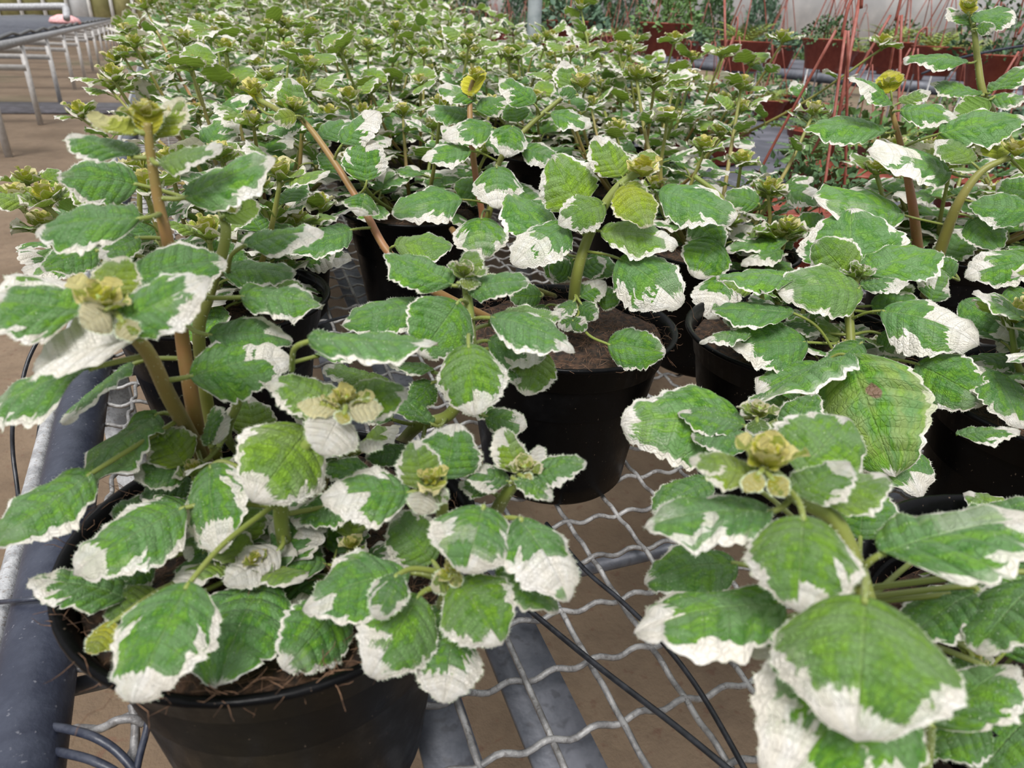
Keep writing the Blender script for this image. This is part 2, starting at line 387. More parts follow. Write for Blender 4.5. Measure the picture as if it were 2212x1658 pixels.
class Plant:
    def __init__(s, name, xy, label, group=None, seed=1, soil=260, spill=.0, rot=0., pot=True, z0=0., drop=0.):
        s.root = thing(name, (xy[0], xy[1], z0), label, 'plant', group); s.o = v3(xy[0], xy[1], z0); s.rg = random.Random(seed); s.stems = []; s.seed = seed; s.k = 0
        if pot:
            link('pot', POT_ME, s.root, mat=Matrix.Rotation(rot, 4, 'Z'))
            link('soil', make_soil(seed, soil, spill), s.root, loc=(0, 0, -drop))
        s.root['_d'] = 0; del s.root['_d']; s.drop = drop
    def stem(s, pts, r=(.0042, .0025), pink=.3, yel=.3, d=None, hair=160):
        """pts : (px, py, depth or None = at the soil)"""
        P = []
        for p in pts:
            if p[2] is None: q = onz(p[0], p[1], RIMZ-.012-s.drop)
            else: q = at(*p)
            P.append(q)
        return s.stem3(P, r, pink, yel, hair)
    def stem3(s, P, r=(.004, .0025), pink=.3, yel=.3, hair=160, nodes=()):
        mb = MB(); C = stem_tube(mb, P, r[0], r[1], pink, yel, hair=hair, rg=s.rg, nodes=nodes)
        link('stem', mb.mesh('stem', [MAT['stem'], MAT['hair']], offset=s.o), s.root); s.stems.append(C); return C
    def petiole(s, mb, N, B, ax, r=.0012, pink=.15, nz=None):
        mid = (N+B)/2; d = np.linalg.norm(B-N); mid2 = B-ax*d*.30; mid2 = mid2*.5+mid*.5
        stem_tube(mb, [N, mid2, B-nz*.0005, B+ax*.0016-nz*.0012], r*1.15, r*.85, pink, .55, sides=6, hair=40, rg=s.rg, mi=1)
    def leaf3(s, B, T, n, W=.8, node=None, hair=300, hair_=0, flip=False, **kw):
        ax = T-B; L = np.linalg.norm(ax); y = ax/L; x = unit(np.cross(y, n)); z = np.cross(x, y)
        M3 = np.stack([x, y, z], 1); mb = MB(); s.k += 1; kw.setdefault('seed', s.seed*100+s.k)
        place_leaf(mb, M3, B, L, s.rg, hair=hair, W=W, **kw)
        if node is not None:
            c_ = kw.get('curl', .4)*.5; t0 = unit(y*math.cos(c_)+z*math.sin(c_)); s.petiole(mb, node, B, t0, nz=unit(z*math.cos(c_)-y*math.sin(c_)))
        link('leaf', mb.mesh('leaf', [MAT['leaf'], MAT['stem'], MAT['hair']], offset=s.o), s.root)
    def leaf(s, bx, by, tx, ty, aw, d, w=.25, y=0., dd=None, W=.82, flip=False, under=False, node='auto', k=.5, **kw):
        zs = depth_z(bx, by, RIMZ+.006); p = at(bx, by, min(d, 9))
        if math.hypot(*(p-s.o)[:2]) < RIMR+.01 and zs < d: d = zs
        B = at(bx, by, d)
        if dd is None:
            Vd = unit(CAM-B); n0 = unit(v3(0, 0, 1)*k+Vd*(1-k)); r = ray(tx, ty); t = ((B-CAM)@n0)/(r@n0)
            t = min(max(t, d*.72), d*1.30); T = CAM+r*t
        else: T = at(tx, ty, d+dd)
        if math.hypot(*(T-s.o)[:2]) < RIMR and T[2] < RIMZ+.003: T = onz(tx, ty, RIMZ+.003)
        ax = T-B; L = np.linalg.norm(ax); y_ = ax/L; mid = (B+T)/2; Vd = unit(CAM-mid)
        a = unit(np.cross(y_, Vd)); b = np.cross(a, y_)
        dm = (mid-CAM)@FW; awm = aw*dm/F; Wm = W*L
        if awm >= Wm*.97: th = [0]; Wm = min(awm, 1.35*L)
        else: c = math.acos(max(awm/Wm, .12)); th = [c, -c]
        best = None
        for t in th:
            sv = math.cos(t)*a+math.sin(t)*b; n = np.cross(sv, y_)
            if n@Vd < 0: n = -n
            sc = n[2]*(-1 if flip else 1)
            if best is None or sc > best[0]: best = (sc, n)
        n = best[1]
        if under: n = -n
        N = None
        if node == 'auto' and s.stems:
            C = np.vstack(s.stems); dist = np.linalg.norm(C-B, axis=1)+.6*np.maximum(C[:, 2]-B[2]-.003, 0); i = int(dist.argmin())
            if np.linalg.norm(C[i]-B) < .085: N = C[i]
        elif isinstance(node, tuple): N = at(*node)
        kw.setdefault('curl', .45 if y <= 0 else .2); kw.setdefault('cup', .22)
        s.leaf3(B, T, n, W=Wm/L, node=N, white=w, young=y, **kw)
        return B, T, n
    def shoot(s, c, axis=(0, 0, 1), size=.012, n=6, young=.9, w=.3, seed=None, spread=.8):
        """the young leaves crowded at a stem's end, as one mesh"""
        rg = random.Random(seed if seed is not None else s.rg.random()); axis = unit(v3(*axis)); e1 = unit(np.cross(axis, [1, .3, .2])); e2 = np.cross(axis, e1); mb = MB(); c = v3(*c)
        ph = rg.uniform(0, 6)
        for i in range(n):
            lv = i//2; a = ph+math.pi*(i % 2)+lv*math.pi/2+rg.gauss(0, .15)
            out = math.cos(a)*e1+math.sin(a)*e2; el = [.15, .55, .95, 1.2][min(lv, 3)]+rg.gauss(0, .1); el = 1.45-(1.45-el)*spread
            y = unit(out*math.cos(el)+axis*math.sin(el)); nn = unit(axis*math.cos(el)-out*math.sin(el)); x = unit(np.cross(y, nn)); L = size*(1.35-.26*lv)*rg.uniform(.85, 1.15)
            place_leaf(mb, np.stack([x, y, np.cross(x, y)], 1), c+axis*lv*size*.09, L, rg, hair=20, hl=.0008, rows=16, cols=7, teeth=5, depth=.09, W=.85, curl=rg.uniform(-.3, .5), cup=-.35,
                       white=w*rg.uniform(.6, 1.3), young=min(1, young*(.65+.2*lv)), seed=rg.randrange(999), wav=.08)
        for i in range(4):
            a = rg.uniform(0, 6.3); p0 = c+axis*size*.2; d = unit(axis+.35*(math.cos(a)*e1+math.sin(a)*e2)); tube(mb, [p0, p0+d*size*.25, p0+d*size*.42], [size*.09, size*.11, size*.03], 6, 1, a=(0, 1, 0))
        link('shoot_tip', mb.mesh('shoot_tip', [MAT['leaf'], MAT['stem'], MAT['hair']], offset=s.o), s.root)
# leaf templates shared by the plants further off
TPL = []
def build_templates():
    for i in range(22):
        rg = random.Random(500+i); mb = MB(); yg = 0. if i < 16 else .16
        W = rg.uniform(.74, .92); w = rg.choice([.14, .22, .30, .40, .52, .70])
        place_leaf(mb, np.eye(3), v3(0, .28, 0), 1.0, rg, rows=30, cols=9, teeth=7, depth=.06, W=W, curl=rg.uniform(.2, .9), cup=rg.uniform(.05, .35), white=w, young=yg, seed=i+1, wav=.04)
        stem_tube(mb, [v3(0, -.02, -.10), v3(0, .12, -.02), v3(0, .29, 0), v3(0, .36, -.005)], .028, .020, .15, .5, sides=6, mi=1)
        TPL.append(mb.mesh('leaf', [MAT['leaf'], MAT['stem'], MAT['hair']]))
build_templates()
SHOOT_TPL = []
def build_shoot_tpl():
    for i in range(4):
        rg = random.Random(900+i); mb = MB()
        for k in range(6):
            lv = k//2; a = math.pi*(k % 2)+lv*math.pi/2+rg.gauss(0, .15); out = v3(math.cos(a), math.sin(a), 0); el = [.2, .65, 1.1][lv]; ax = v3(0, 0, 1)
            y = unit(out*math.cos(el)+ax*math.sin(el)); nn = unit(ax*math.cos(el)-out*math.sin(el)); x = unit(np.cross(y, nn))
            place_leaf(mb, np.stack([x, y, np.cross(x, y)], 1), ax*lv*.08, 1-.2*lv, rg, rows=14, cols=7, teeth=5, depth=.09, W=.85, curl=rg.uniform(0, .9), cup=-.5, white=.3, young=.22+.30*lv, seed=rg.randrange(999), wav=.08)
        SHOOT_TPL.append(mb.mesh('shoot_tip', [MAT['leaf'], MAT['stem']]))
build_shoot_tpl()
def auto_stem(pl, P, size=.045, n=4, pink=.35, r=(.0034, .002), tipsize=.030, rg=None, first=.25):
    """stem along 3-D points P with opposite leaf pairs and a shoot tip"""
    rg = rg or pl.rg; C = pl.stem3(P, r, pink, .5, hair=0); m = len(C)
    ph = rg.uniform(0, 3.1)
    seg = np.r_[0, np.cumsum(np.linalg.norm(np.diff(C, axis=0), axis=1))]; tot = seg[-1]
    for i in range(n):
        f = first+(1-first)*(i/(n-.88))*.97; s = f*tot; idx = min(m-1, int(np.searchsorted(seg, s))); p = C[idx]; t = unit(C[min(idx+1, m-1)]-C[max(idx-1, 0)])
        e1 = unit(np.cross(t, v3(math.cos(ph+i*math.pi/2), math.sin(ph+i*math.pi/2), .1))); 
        L = size*(1.0-.42*(i/n))*rg.uniform(.85, 1.15)
        for sg in (1, -1):
            out = unit(e1*sg+v3(rg.gauss(0, .15), rg.gauss(0, .15), 0)); el = rg.uniform(-.15, .35)+.35*i/n
            out = unit(v3(out[0], out[1], out[2]*.3)); y = unit(out*math.cos(el)+v3(0, 0, 1)*math.sin(el)); up = unit(v3(rg.gauss(0, .2), rg.gauss(0, .2), 1)); x = unit(np.cross(y, up)); z = np.cross(x, y)
            me = TPL[rg.randrange(16) if i < n-1 else rg.randrange(16, 22)]
            Mx = Matrix(((x[0]*L, y[0]*L, z[0]*L, p[0]-pl.o[0]), (x[1]*L, y[1]*L, z[1]*L, p[1]-pl.o[1]), (x[2]*L, y[2]*L, z[2]*L, p[2]-pl.o[2]), (0, 0, 0, 1)))
            link('leaf', me, pl.root, mat=Mx)
    s_ = tipsize; Mx = Matrix.Translation(Vector(C[-1]-pl.o)) @ Matrix.Rotation(rg.uniform(0, 6), 4, 'Z') @ Matrix.Scale(s_, 4)
    link('shoot_tip', SHOOT_TPL[rg.randrange(4)], pl.root, mat=Mx)
    return C
def fill(pl, n=7, h=(.07, .16), spread=.10, size=.046, seed=0, center=None, nn=4, tip=.028):
    """procedural shoots rising from the pot"""
    rg = random.Random(seed+pl.seed*13)
    for i in range(n):
        a = 2*math.pi*(i+rg.uniform(-.3, .3))/n; r = rg.uniform(.01, .05); sp = spread*rg.uniform(.4, 1.1); hh = rg.uniform(*h)
        b = pl.o+v3(r*math.cos(a), r*math.sin(a), RIMZ-.015); t = pl.o+v3((r+sp)*math.cos(a), (r+sp)*math.sin(a), RIMZ+hh)
        m = (b+t)/2+v3(math.cos(a), math.sin(a), 0)*sp*.12-v3(0, 0, hh*.05)
        auto_stem(pl, [b, m, t], size=size, n=nn, pink=rg.uniform(.1, .8), rg=rg, tipsize=tip)
# ------------------------------------------------------------------ ground, far wall
GZ = -.70
def ground():
    s = NT('dirt_floor'); p = s.wpos(); n = s.noise(p, 1.3, 6, .65); n2 = s.noise(p, 14, 5, .7); n3 = s.noise(p, .35, 2)
    c = s.mix(s.sstep(n, .35, .65), (.138, .094, .058), (.205, .145, .095)); c = s.mix(s.math('MULTIPLY', s.sstep(n2, .4, .75), .5), c, (.105, .072, .048))
    c = s.mix(s.math('MULTIPLY', s.sstep(n3, .54, .66), .4), c, (.115, .118, .060)); c = s.mix(s.math('MULTIPLY', s.sstep(s.noise(p, 40, 2), .6, .72), .5), c, (.12, .055, .035))
    s.set(Base_Color=c, Roughness=.95); s.bump(n2, .5, .02)
    mb = MB(); n_ = 60; V = []
    for j in range(n_+1):
        for i in range(n_+1):
            x = -18+40*i/n_; y = -4+40*j/n_; V.append((x, y, GZ+.012*mnoise.noise(Vector((x*1.2, y*1.2, 0)))))
    mb.add(V, [(j*(n_+1)+i, j*(n_+1)+i+1, (j+1)*(n_+1)+i+1, (j+1)*(n_+1)+i) for j in range(n_) for i in range(n_)])
    tag(link('floor', mb.mesh('floor', [s.m], attrs=False)), kind='structure')
    # flat dark grey strip across the aisle, darker than the dirt around it
    mb = MB(); box(mb, (-3.9, 10.6, GZ+.012), (7.0, 1.1, .02), rz=-.06)
    tag(link('ground_strip', mb.mesh('ground_strip', [simple('dark_strip', (.075, .068, .072), .7, nscale=8, col2=(.14, .13, .15), world=True)], attrs=False)), 'dark grey strip lying across the dirt aisle', 'ground sheet')
ground()
def far_wall():
    wm = simple('milky_wall_panel', (.66, .68, .70), .5, nscale=1.5, col2=(.85, .86, .87), bump=0, world=True)
    wy = simple('yellowed_wall_panel', (.26, .25, .10), .6, nscale=2.5, col2=(.40, .37, .17), bump=0, world=True)
    wd = simple('wall_post_paint', (.62, .62, .60), .5, nscale=3, bump=0, world=True)
    mb = MB(); box(mb, (4, 34, 2.2), (44, .1, 6.0)); wall = tag(link('wall_back', mb.mesh('wall_back', [wm], attrs=False)), kind='structure')
    pane = {}
    for kk, mt in (('w', wm), ('y', wy)):
        mb = MB(); box(mb, (0, 0, 0), (.62, .06, 3.2)); pane[kk] = mb.mesh('panel', [mt], attrs=False)
    mb = MB(); box(mb, (0, 0, 0), (.11, .14, 3.4)); post = mb.mesh('post', [wd], attrs=False)
    rg = random.Random(5)
    for i in range(30):
        x = -13.6+i*.74; kk = 'y' if rg.random() < (.55 if i > 11 else .3) else 'w'
        link('panel', pane[kk], wall, loc=(x, 33.8, 1.0)); link('post', post, wall, loc=(x+.37, 33.74, 1.0))
    mb = MB(); box(mb, (20, 15, 2.2), (.1, 40, 6.0)); tag(link('wall_right', mb.mesh('wall_right', [wm], attrs=False)), kind='structure')
far_wall()

# ------------------------------------------------------------------ the bench under the pots
BX0, BX1, BY0, BY1 = -.118, 1.42, -.12, 9.0
bench = thing('plant_bench', (0, 0, 0), 'galvanised wire mesh bench with blue-black pipe edge carrying the variegated plants', 'bench')
PHI = -.084; S = .0497; GX0, GY0 = .1551*.4/.36, .3556*.4/.36
cph, sph = math.cos(PHI), math.sin(PHI)
def gw(a, b): return GX0+a*cph-b*sph, GY0+a*sph+b*cph
def crimp(mb, p0, p1, ph, near=2.1, amp=.0022, r=.0023, cross=S, sg=1):
    L = math.dist(p0, p1); n = max(2, int(L/.0050)); P = []; d = ((p1[0]-p0[0])/L, (p1[1]-p0[1])/L)
    for i in range(n+1):
        s = L*i/n; x = p0[0]+d[0]*s; y = p0[1]+d[1]*s
        w = math.sin(2*math.pi*s*1.5/cross+ph)
        P.append((x-d[1]*amp*.35*w, y+d[0]*amp*.35*w, amp*w*1.0-.004+.0005*math.sin(s*61+ph)))
    tube(mb, P, r, 6)
YN = 2.2
for i in range(-8, 30):       # wires along the bench
    a = i*S; ys = []
    b0 = (BY0-GY0-a*sph)/cph; b1 = (YN-GY0-a*sph)/cph
    # clip to the bench width
    for lim in (BX0, BX1):
        bb = (GX0+a*cph-lim)/sph
        xa = gw(a, b0)[0]
        if lim == BX0 and xa < BX0: b0 = max(b0, bb)
        if lim == BX1 and gw(a, b1)[0] > BX1: b1 = min(b1, bb)
    if b1-b0 < .05: continue
    mb = MB(); crimp(mb, gw(a, b0), gw(a, b1), -b0*1.5/S*2*math.pi); link('wire', mb.mesh('wire', [MAT['wire']], attrs=False), bench)
for j in range(-9, 41):       # wires across the bench
    b = -(-j)*S; a0 = (BX0-GX0+b*sph)/cph; a1 = (BX1-GX0+b*sph)/cph
    p0, p1 = gw(a0, b), gw(a1, b)
    if min(p0[1], p1[1]) < BY0-.1 or max(p0[1], p1[1]) > YN+.02: continue
    mb = MB(); crimp(mb, p0, p1, -a0*1.5/S*2*math.pi+math.pi); link('wire', mb.mesh('wire', [MAT['wire']], attrs=False), bench)
mb = MB()                      # further off the mesh is covered by pots: straight wires
for i in range(31): tube(mb, [(BX0+i*S, YN-.02, -.004), (BX0+i*S, BY1, -.004)], .0023, 4)
for j in range(int((BY1-YN)/S)): tube(mb, [(BX0, YN+j*S, -.004), (BX1, YN+j*S, -.004)], .0023, 4)
tag(link('wire_mesh', mb.mesh('wire_mesh', [MAT['wire']], attrs=False), bench), kind='stuff')
mb = MB(); tube(mb, [(-.1405, y, .0+.0008*math.sin(y*9)) for y in np.linspace(BY0-.2, BY1, 60)], .0238, 28)
link('edge_pipe', mb.mesh('edge_pipe', [MAT['pipe']], attrs=False), bench)
mb = MB(); tube(mb, [(-.1735, y, -.006) for y in np.linspace(BY0-.2, BY1, 40)], .0075, 12); box(mb, (-.170, (BY0+BY1)/2-.1, -.022), (.006, BY1-BY0+.2, .036))
link('edge_rail', mb.mesh('edge_rail', [MAT['rail']], attrs=False), bench)
mb = MB(); box(mb, (BX1+.02, (BY0+BY1)/2, -.012), (.04, BY1-BY0, .04)); link('side_rail', mb.mesh('side_rail', [MAT['bar']], attrs=False), bench)
# flat support bars under the mesh, same direction as the wires
for xa, xb in ((1152, 1321), (915, 1054)):
    A, B = onz(xa, 1658, -.03), onz(xb, 1658, -.03); c = (A+B)/2; w = abs(B[0]-A[0])*.97; dirv = v3(.084, 1, 0)
    mb = MB(); L = 3.4; box(mb, (c[0]+.084*(L/2-.25), c[1]+L/2-.25, -.034), (w, L, .006), rz=PHI)
    link('support_bar', mb.mesh('support_bar', [MAT['bar']], attrs=False), bench)
for y, z in ((.415, -.030), (.99, -.045), (1.8, -.045), (2.8, -.045), (3.8, -.045), (5.2, -.045)):
    mb = MB(); tube(mb, [(BX0-.03, y+.02, z), (BX1, y-.10, z)], .010 if y > .5 else .0065, 10); link('cross_tube', mb.mesh('cross_tube', [MAT['bar']], attrs=False), bench)
    if y > .9:
        for x in (-.13, 1.40):
            mb = MB(); box(mb, (x, y, (GZ-.05)/2), (.04, .04, -GZ-.05)); link('leg', mb.mesh('leg', [MAT['rail']], attrs=False), bench)
mb = MB(); box(mb, (.65, 2.2, -.10), (1.0, 1.2, .02)) if False else None

# cables
def cable(name, P, r, mat, label, cat='cable', n=10):
    mb = MB(); tube(mb, catmull(P, n), r, 10); return tag(link(name, mb.mesh(name, [mat], attrs=False)), label, cat)
def zz(x, y, z): return onz(x, y, z)
cable('irrigation_tube', [zz(930, 1140, .010), zz(1050, 1240, .008), zz(1165, 1335, .009), zz(1300, 1445, .011), zz(1450, 1560, .012), zz(1600, 1682, .012)], .0021, MAT['cable'], 'black irrigation tube running diagonally over the bare mesh towards the bottom edge')
cable('irrigation_tube', [zz(1180, 1130, .008), zz(1262, 1228, .008), zz(1345, 1300, .009), zz(1430, 1385, .010), zz(1510, 1490, .012), zz(1600, 1645, .012), zz(1640, 1730, .012)], .0019, MAT['cable'], 'thin black tube passing from the middle pot under the front right leaves')
cable('irrigation_tube', [zz(560, 765, .012), zz(660, 712, .012), zz(740, 685, .012), zz(830, 672, .012)], .0022, MAT['cable'], 'black tube crossing the mesh behind the second left pot')
cable('irrigation_tube', [zz(105, 1560, .01)+v3(-.004, 0, 0), zz(150, 1575, .014), zz(205, 1592, .016), zz(252, 1622, .010), zz(292, 1668, .004), zz(330, 1740, 0)], .0026, MAT['cable_blue'], 'dark bent tube, upper one of two beside the corner pot')
cable('irrigation_tube', [zz(100, 1620, .006), zz(140, 1626, .010), zz(200, 1642, .012), zz(255, 1672, .008), zz(290, 1720, 0)], .0026, MAT['cable_blue'], 'dark bent tube, lower one of two beside the corner pot')
cable('irrigation_tube', [zz(322, 1520, .02), zz(318, 1570, .012), zz(300, 1640, .006), zz(285, 1720, 0)], .0022, MAT['cable_blue'], 'short dark tube standing against the corner pot side')
mb = MB(); tube(mb, catmull([zz(-60, 1303, -.0), zz(0, 1300, .016), zz(40, 1296, .0262), zz(90, 1291, .0262), zz(130, 1285, .004), zz(150, 1300, -.02)], 8), .0018, 8); tag(link('wire_tie', mb.mesh('wire_tie', [MAT['cable_blue']], attrs=False)), 'thin dark wire tie looped round the blue-black pipe', 'wire tie')
def hang(P, r, lab):
    cable('hanging_cable', [at(*p) for p in P], r, MAT['cable'], lab)
hang([(125, 690, .80), (95, 715, .80), (62, 775, .79), (42, 850, .78), (28, 910, .77), (28, 980, .77), (38, 1060, .76), (52, 1200, .76)], .0022, 'thin black cable bowing out furthest left of the bench edge')
hang([(128, 700, .82), (112, 722, .82), (98, 790, .80), (90, 860, .80), (84, 930, .80), (74, 1000, .80), (70, 1090, .80), (72, 1200, .80)], .0020, 'thin black cable hanging close beside the galvanised rail')
# bright bent wires beside the corner pot
for P in ([(285, 1520, .012), (292, 1560, .006), (290, 1610, 0), (286, 1680, -.006)], [(190, 1582, .0), (225, 1570, .008), (250, 1556, .012), (285, 1552, .012), (310, 1562, .006)]):
    mb = MB(); tube(mb, catmull([zz(*p) for p in P], 8), .0026, 8); link('wire_end', mb.mesh('wire_end', [MAT['wire']], attrs=False), bench)
# ------------------------------------------------------------------ potted plants close by
# corner pot
A = Plant('potted_plant', (.019, .310), 'largest nearest plant, in the black corner pot beside the blue-black pipe', seed=11, soil=700, spill=.25)
DS = .27
A.stem([(452, 1012, None), (371, 867, .350), (322, 766, .310), (270, 705, .285), (240, 672, .275)], (.0046, .0019), .55, .3)
A.stem([(445, 1020, None), (419, 888, .385), (395, 740, .370), (385, 640, .355), (362, 520, .340), (343, 440, .333), (325, 330, .323), (318, 265, .318)], (.0046, .0018), .75, .2)
A.stem([(470, 1005, None), (430, 740, .405), (450, 640, .40), (478, 555, .395), (488, 500, .39), (480, 455, .39)], (.0040, .0026), .25, .5)
A.stem([(628, 1240, None), (606, 1095, .325), (640, 990, .315), (735, 890, .305)], (.0040, .0024), .1, .6)
A.stem([(930, 1200, None), (955, 1120, .325), (945, 1060, .315), (930, 1035, .31)], (.0034, .0024), .1, .6)
A.stem([(1060, 1130, None), (1085, 1080, .35), (1125, 1025, .335)], (.0040, .0026), .1, .5)
A.stem([(868, 955, None), (905, 918, .43), (973, 893, .42), (1015, 800, .41), (1015, 690, .405), (1005, 605, .405)], (.0044, .0026), .15, .5)
A.stem([(945, 1330, None), (960, 1290, .305), (975, 1240, .295)], (.0030, .0022), .1, .5)
A.stem([(560, 1010, None), (493, 948, .385), (517, 864, .355), (530, 800, .35)], (.0026, .0018), .1, .6)
L = A.leaf
# cluster left, near and out of focus
L(190, 672, -35, 648, 125, .272, .32, dd=.0, curl=.2); L(228, 652, 266, 552, 92, .275, .22, .3, dd=.012, curl=.2)
L(255, 702, 455, 600, 118, .265, .30, dd=.010, curl=.3); L(290, 600, 488, 562, 120, .315, .12, dd=.02, curl=.4)
L(205, 652, 50, 596, 66, .285, .65, .1, dd=.02); L(232, 668, 178, 706, 78, .262, .93, .45, dd=-.006, curl=.8)
L(305, 728, 76, 805, 118, .272, .97, 0, dd=.004, curl=.5, fold=.3, cup=0); L(200, 792, -25, 890, 92, .300, .16, dd=.008)
L(285, 785, 134, 918, 16, .37, .15); L(262, 690, 290, 735, 50, .262, .8, .5)
L(450, 722, 634, 738, 92, .355, .22, curl=.7, W=.75); L(408, 812, 630, 775, 128, .335, .26, curl=.6)
L(452, 962, 468, 876, 40, .36, .12); L(470, 960, 487, 895, 24, .355, .95)
L(412, 1008, 288, 1028, 76, .36, .22); L(340, 893, 190, 1062, 78, .37, .03, -.35, curl=.8, wav=.06)
L(198, 1020, -20, 1182, 118, .325, .18, curl=.3); L(375, 1095, 238, 1112, 72, .37, .06, curl=.9); L(420, 1040, 300, 1075, 62, .38, .05)
L(398, 1095, 160, 1240, 138, .315, .42, curl=.5); L(455, 1005, 478, 1195, 132, .325, .50, curl=.5, seed=1213); L(603, 1185, 484, 1262, 88, .325, .97, curl=.2)
L(562, 1262, 468, 1488, 205, .33, .03, curl=.5); L(408, 1258, 285, 1520, 195, .268, .48, curl=.5, seed=1102)
L(275, 1292, 62, 1252, 84, .33, .20, quilt=.035, curl=.6); L(338, 1275, 225, 1340, 82, .335, .06, .15, quilt=.035); L(245, 1342, 192, 1412, 54, .33, .03, .7)
L(442, 1192, 388, 1288, 72, .35, .06); L(330, 1215, 250, 1275, 60, .345, .1)
L(668, 925, 545, 1085, 205, .318, .40, .12, curl=.8, cup=.35); L(738, 885, 585, 822, 92, .318, .12, .12, curl=.7); L(748, 880, 882, 845, 92, .315, .10, .10, curl=.9)
L(735, 895, 690, 982, 120, .295, .92, .05, curl=.5); L(748, 888, 828, 880, 50, .293, .93, .45, curl=.6); L(733, 888, 642, 872, 44, .295, .9, .5, curl=.6); L(770, 962, 828, 963, 28, .31, .96)
L(745, 885, 738, 832, 62, .31, .05, .4, curl=.9); L(745, 888, 735, 915, 34, .288, .6, .9)
L(888, 1062, 694, 1078, 122, .303, .62, curl=.5, seed=1331); L(916, 1055, 892, 950, 96, .302, .25, .15, curl=.1, dd=.01); L(962, 1035, 985, 914, 142, .325, .12, curl=.5, cup=.35, dd=.015)
L(922, 1062, 905, 1112, 68, .297, .95, .25, curl=.8); L(938, 1060, 968, 1082, 36, .297, .5, .2, curl=1.2)
L(938, 1215, 848, 1108, 122, .31, .22, .05, curl=.6); L(1045, 1092, 1005, 1238, 208, .282, .74, curl=.9, cup=.4, seed=1440); L(1122, 1118, 1228, 1298, 138, .285, .50, curl=.6, cup=.35, seed=1414)
L(1078, 1212, 1205, 1325, 92, .30, .15, curl=.6); L(985, 1240, 932, 1272, 52, .285, .4, .35); L(978, 1235, 992, 1268, 30, .283, .5, .7)
L(990, 1252, 1085, 1392, 172, .283, .22, .05, curl=.7); L(905, 1285, 800, 1462, 180, .29, .28, .03, curl=.6, cup=.35)
L(880, 1235, 652, 1318, 150, .298, .22, curl=.8, wav=.07); L(858, 1240, 815, 1338, 84, .280, .40, curl=.9); L(738, 1300, 612, 1448, 158, .32, .15, curl=.3)
L(992, 1290, 922, 1392, 78, .315, .12); L(978, 1368, 958, 1520, 148, .293, .45, curl=.5, seed=1484); L(775, 1078, 628, 1128, 74, .345, .16, curl=.7)
L(640, 1100, 700, 1165, 50, .35, .3); L(620, 1150, 690, 1215, 60, .355, .08); L(800, 1020, 690, 1010, 60, .36, .12)
L(1122, 1022, 1082, 924, 76, .33, .28, .18, curl=.2, dd=.01); L(1140, 1022, 1168, 962, 44, .34, .97, dd=.01); L(1150, 1024, 1268, 1000, 62, .33, .22, curl=.6, dd=-.004); L(1112, 1034, 1195, 1082, 46, .322, .28, curl=1.)
L(1100, 1040, 998, 1018, 58, .335, .38, curl=.6); L(1128, 1028, 1150, 1040, 26, .322, .5, .8); L(1060, 1060, 990, 1045, 40, .35, .2)
# stem at the back of the corner pot
L(978, 615, 832, 548, 80, .402, .08, curl=.3, dd=.01); L(1010, 628, 1146, 608, 58, .40, .08, curl=.7, dd=-.005); L(1000, 602, 1022, 538, 56, .405, .12, .15, dd=.012); L(998, 605, 1050, 575, 40, .41, .25, .1, dd=.01)
L(992, 610, 1040, 612, 24, .395, .2, .3); L(922, 665, 736, 704, 82, .408, .15, curl=.7); L(990, 652, 905, 768, 160, .390, .09, curl=.6); L(1062, 685, 1242, 762, 82, .388, .26, curl=.8)
L(1055, 700, 1212, 680, 76, .425, .05, .08); L(665, 735, 945, 742, 56, .300, .12, dd=.01, curl=.25, node=(630, 800, .32)); L(680, 768, 828, 752, 24, .38, .25)
L(1012, 745, 1026, 900, 152, .362, .26, .05, curl=.6, cup=.32, seed=1566); L(1055, 735, 1180, 772, 78, .415, .3); L(1165, 755, 1135, 856, 104, .42, .10, .12, curl=.7); L(1085, 790, 1122, 828, 34, .41, .3)
L(938, 802, 838, 784, 26, .42, .35); L(935, 825, 888, 878, 66, .42, .10); L(935, 915, 818, 828, 54, .40, .08); L(842, 832, 698, 792, 46, .43, .15, .1); L(1048, 898, 1140, 922, 62, .40, .38)
L(882, 975, 788, 988, 52, .40, .08); L(850, 905, 770, 880, 44, .42, .15); L(1000, 855, 1075, 905, 50, .43, .2)
# tall stems at the back left
L(292, 338, 148, 292, 58, .322, .16, dd=.004, curl=.3); L(300, 288, 192, 244, 44, .318, .5, .55, dd=.0, curl=.6, under=True); L(333, 298, 392, 208, 66, .325, .35, .35, dd=.008, curl=.2); L(345, 352, 480, 318, 44, .318, .25, .1, dd=.0, curl=.2)
L(322, 292, 328, 220, 56, .32, .1, .95, dd=.002, curl=-.5, under=True); L(318, 285, 292, 228, 30, .322, .35, .8, dd=.004)
L(398, 425, 598, 342, 84, .332, .20, curl=.2, dd=.004); L(300, 398, 125, 382, 98, .37, .15, curl=.5); L(303, 470, 76, 502, 92, .318, .14, curl=.5, dd=-.004); L(218, 540, 88, 582, 66, .38, .10, curl=.6)
L(300, 512, 215, 560, 50, .38, .2); L(525, 530, 699, 500, 52, .37, .22, curl=.4, node=(492, 590, .39)); L(480, 470, 560, 440, 60, .385, .06, .1, under=True); L(480, 455, 445, 420, 40, .39, .4, .5); L(478, 450, 520, 432, 34, .385, .35, .4)
L(520, 640, 698, 662, 74, .36, .20, curl=.7, wav=.06); L(480, 585, 640, 590, 60, .39, .12); L(560, 590, 660, 630, 40, .41, .3, under=True)
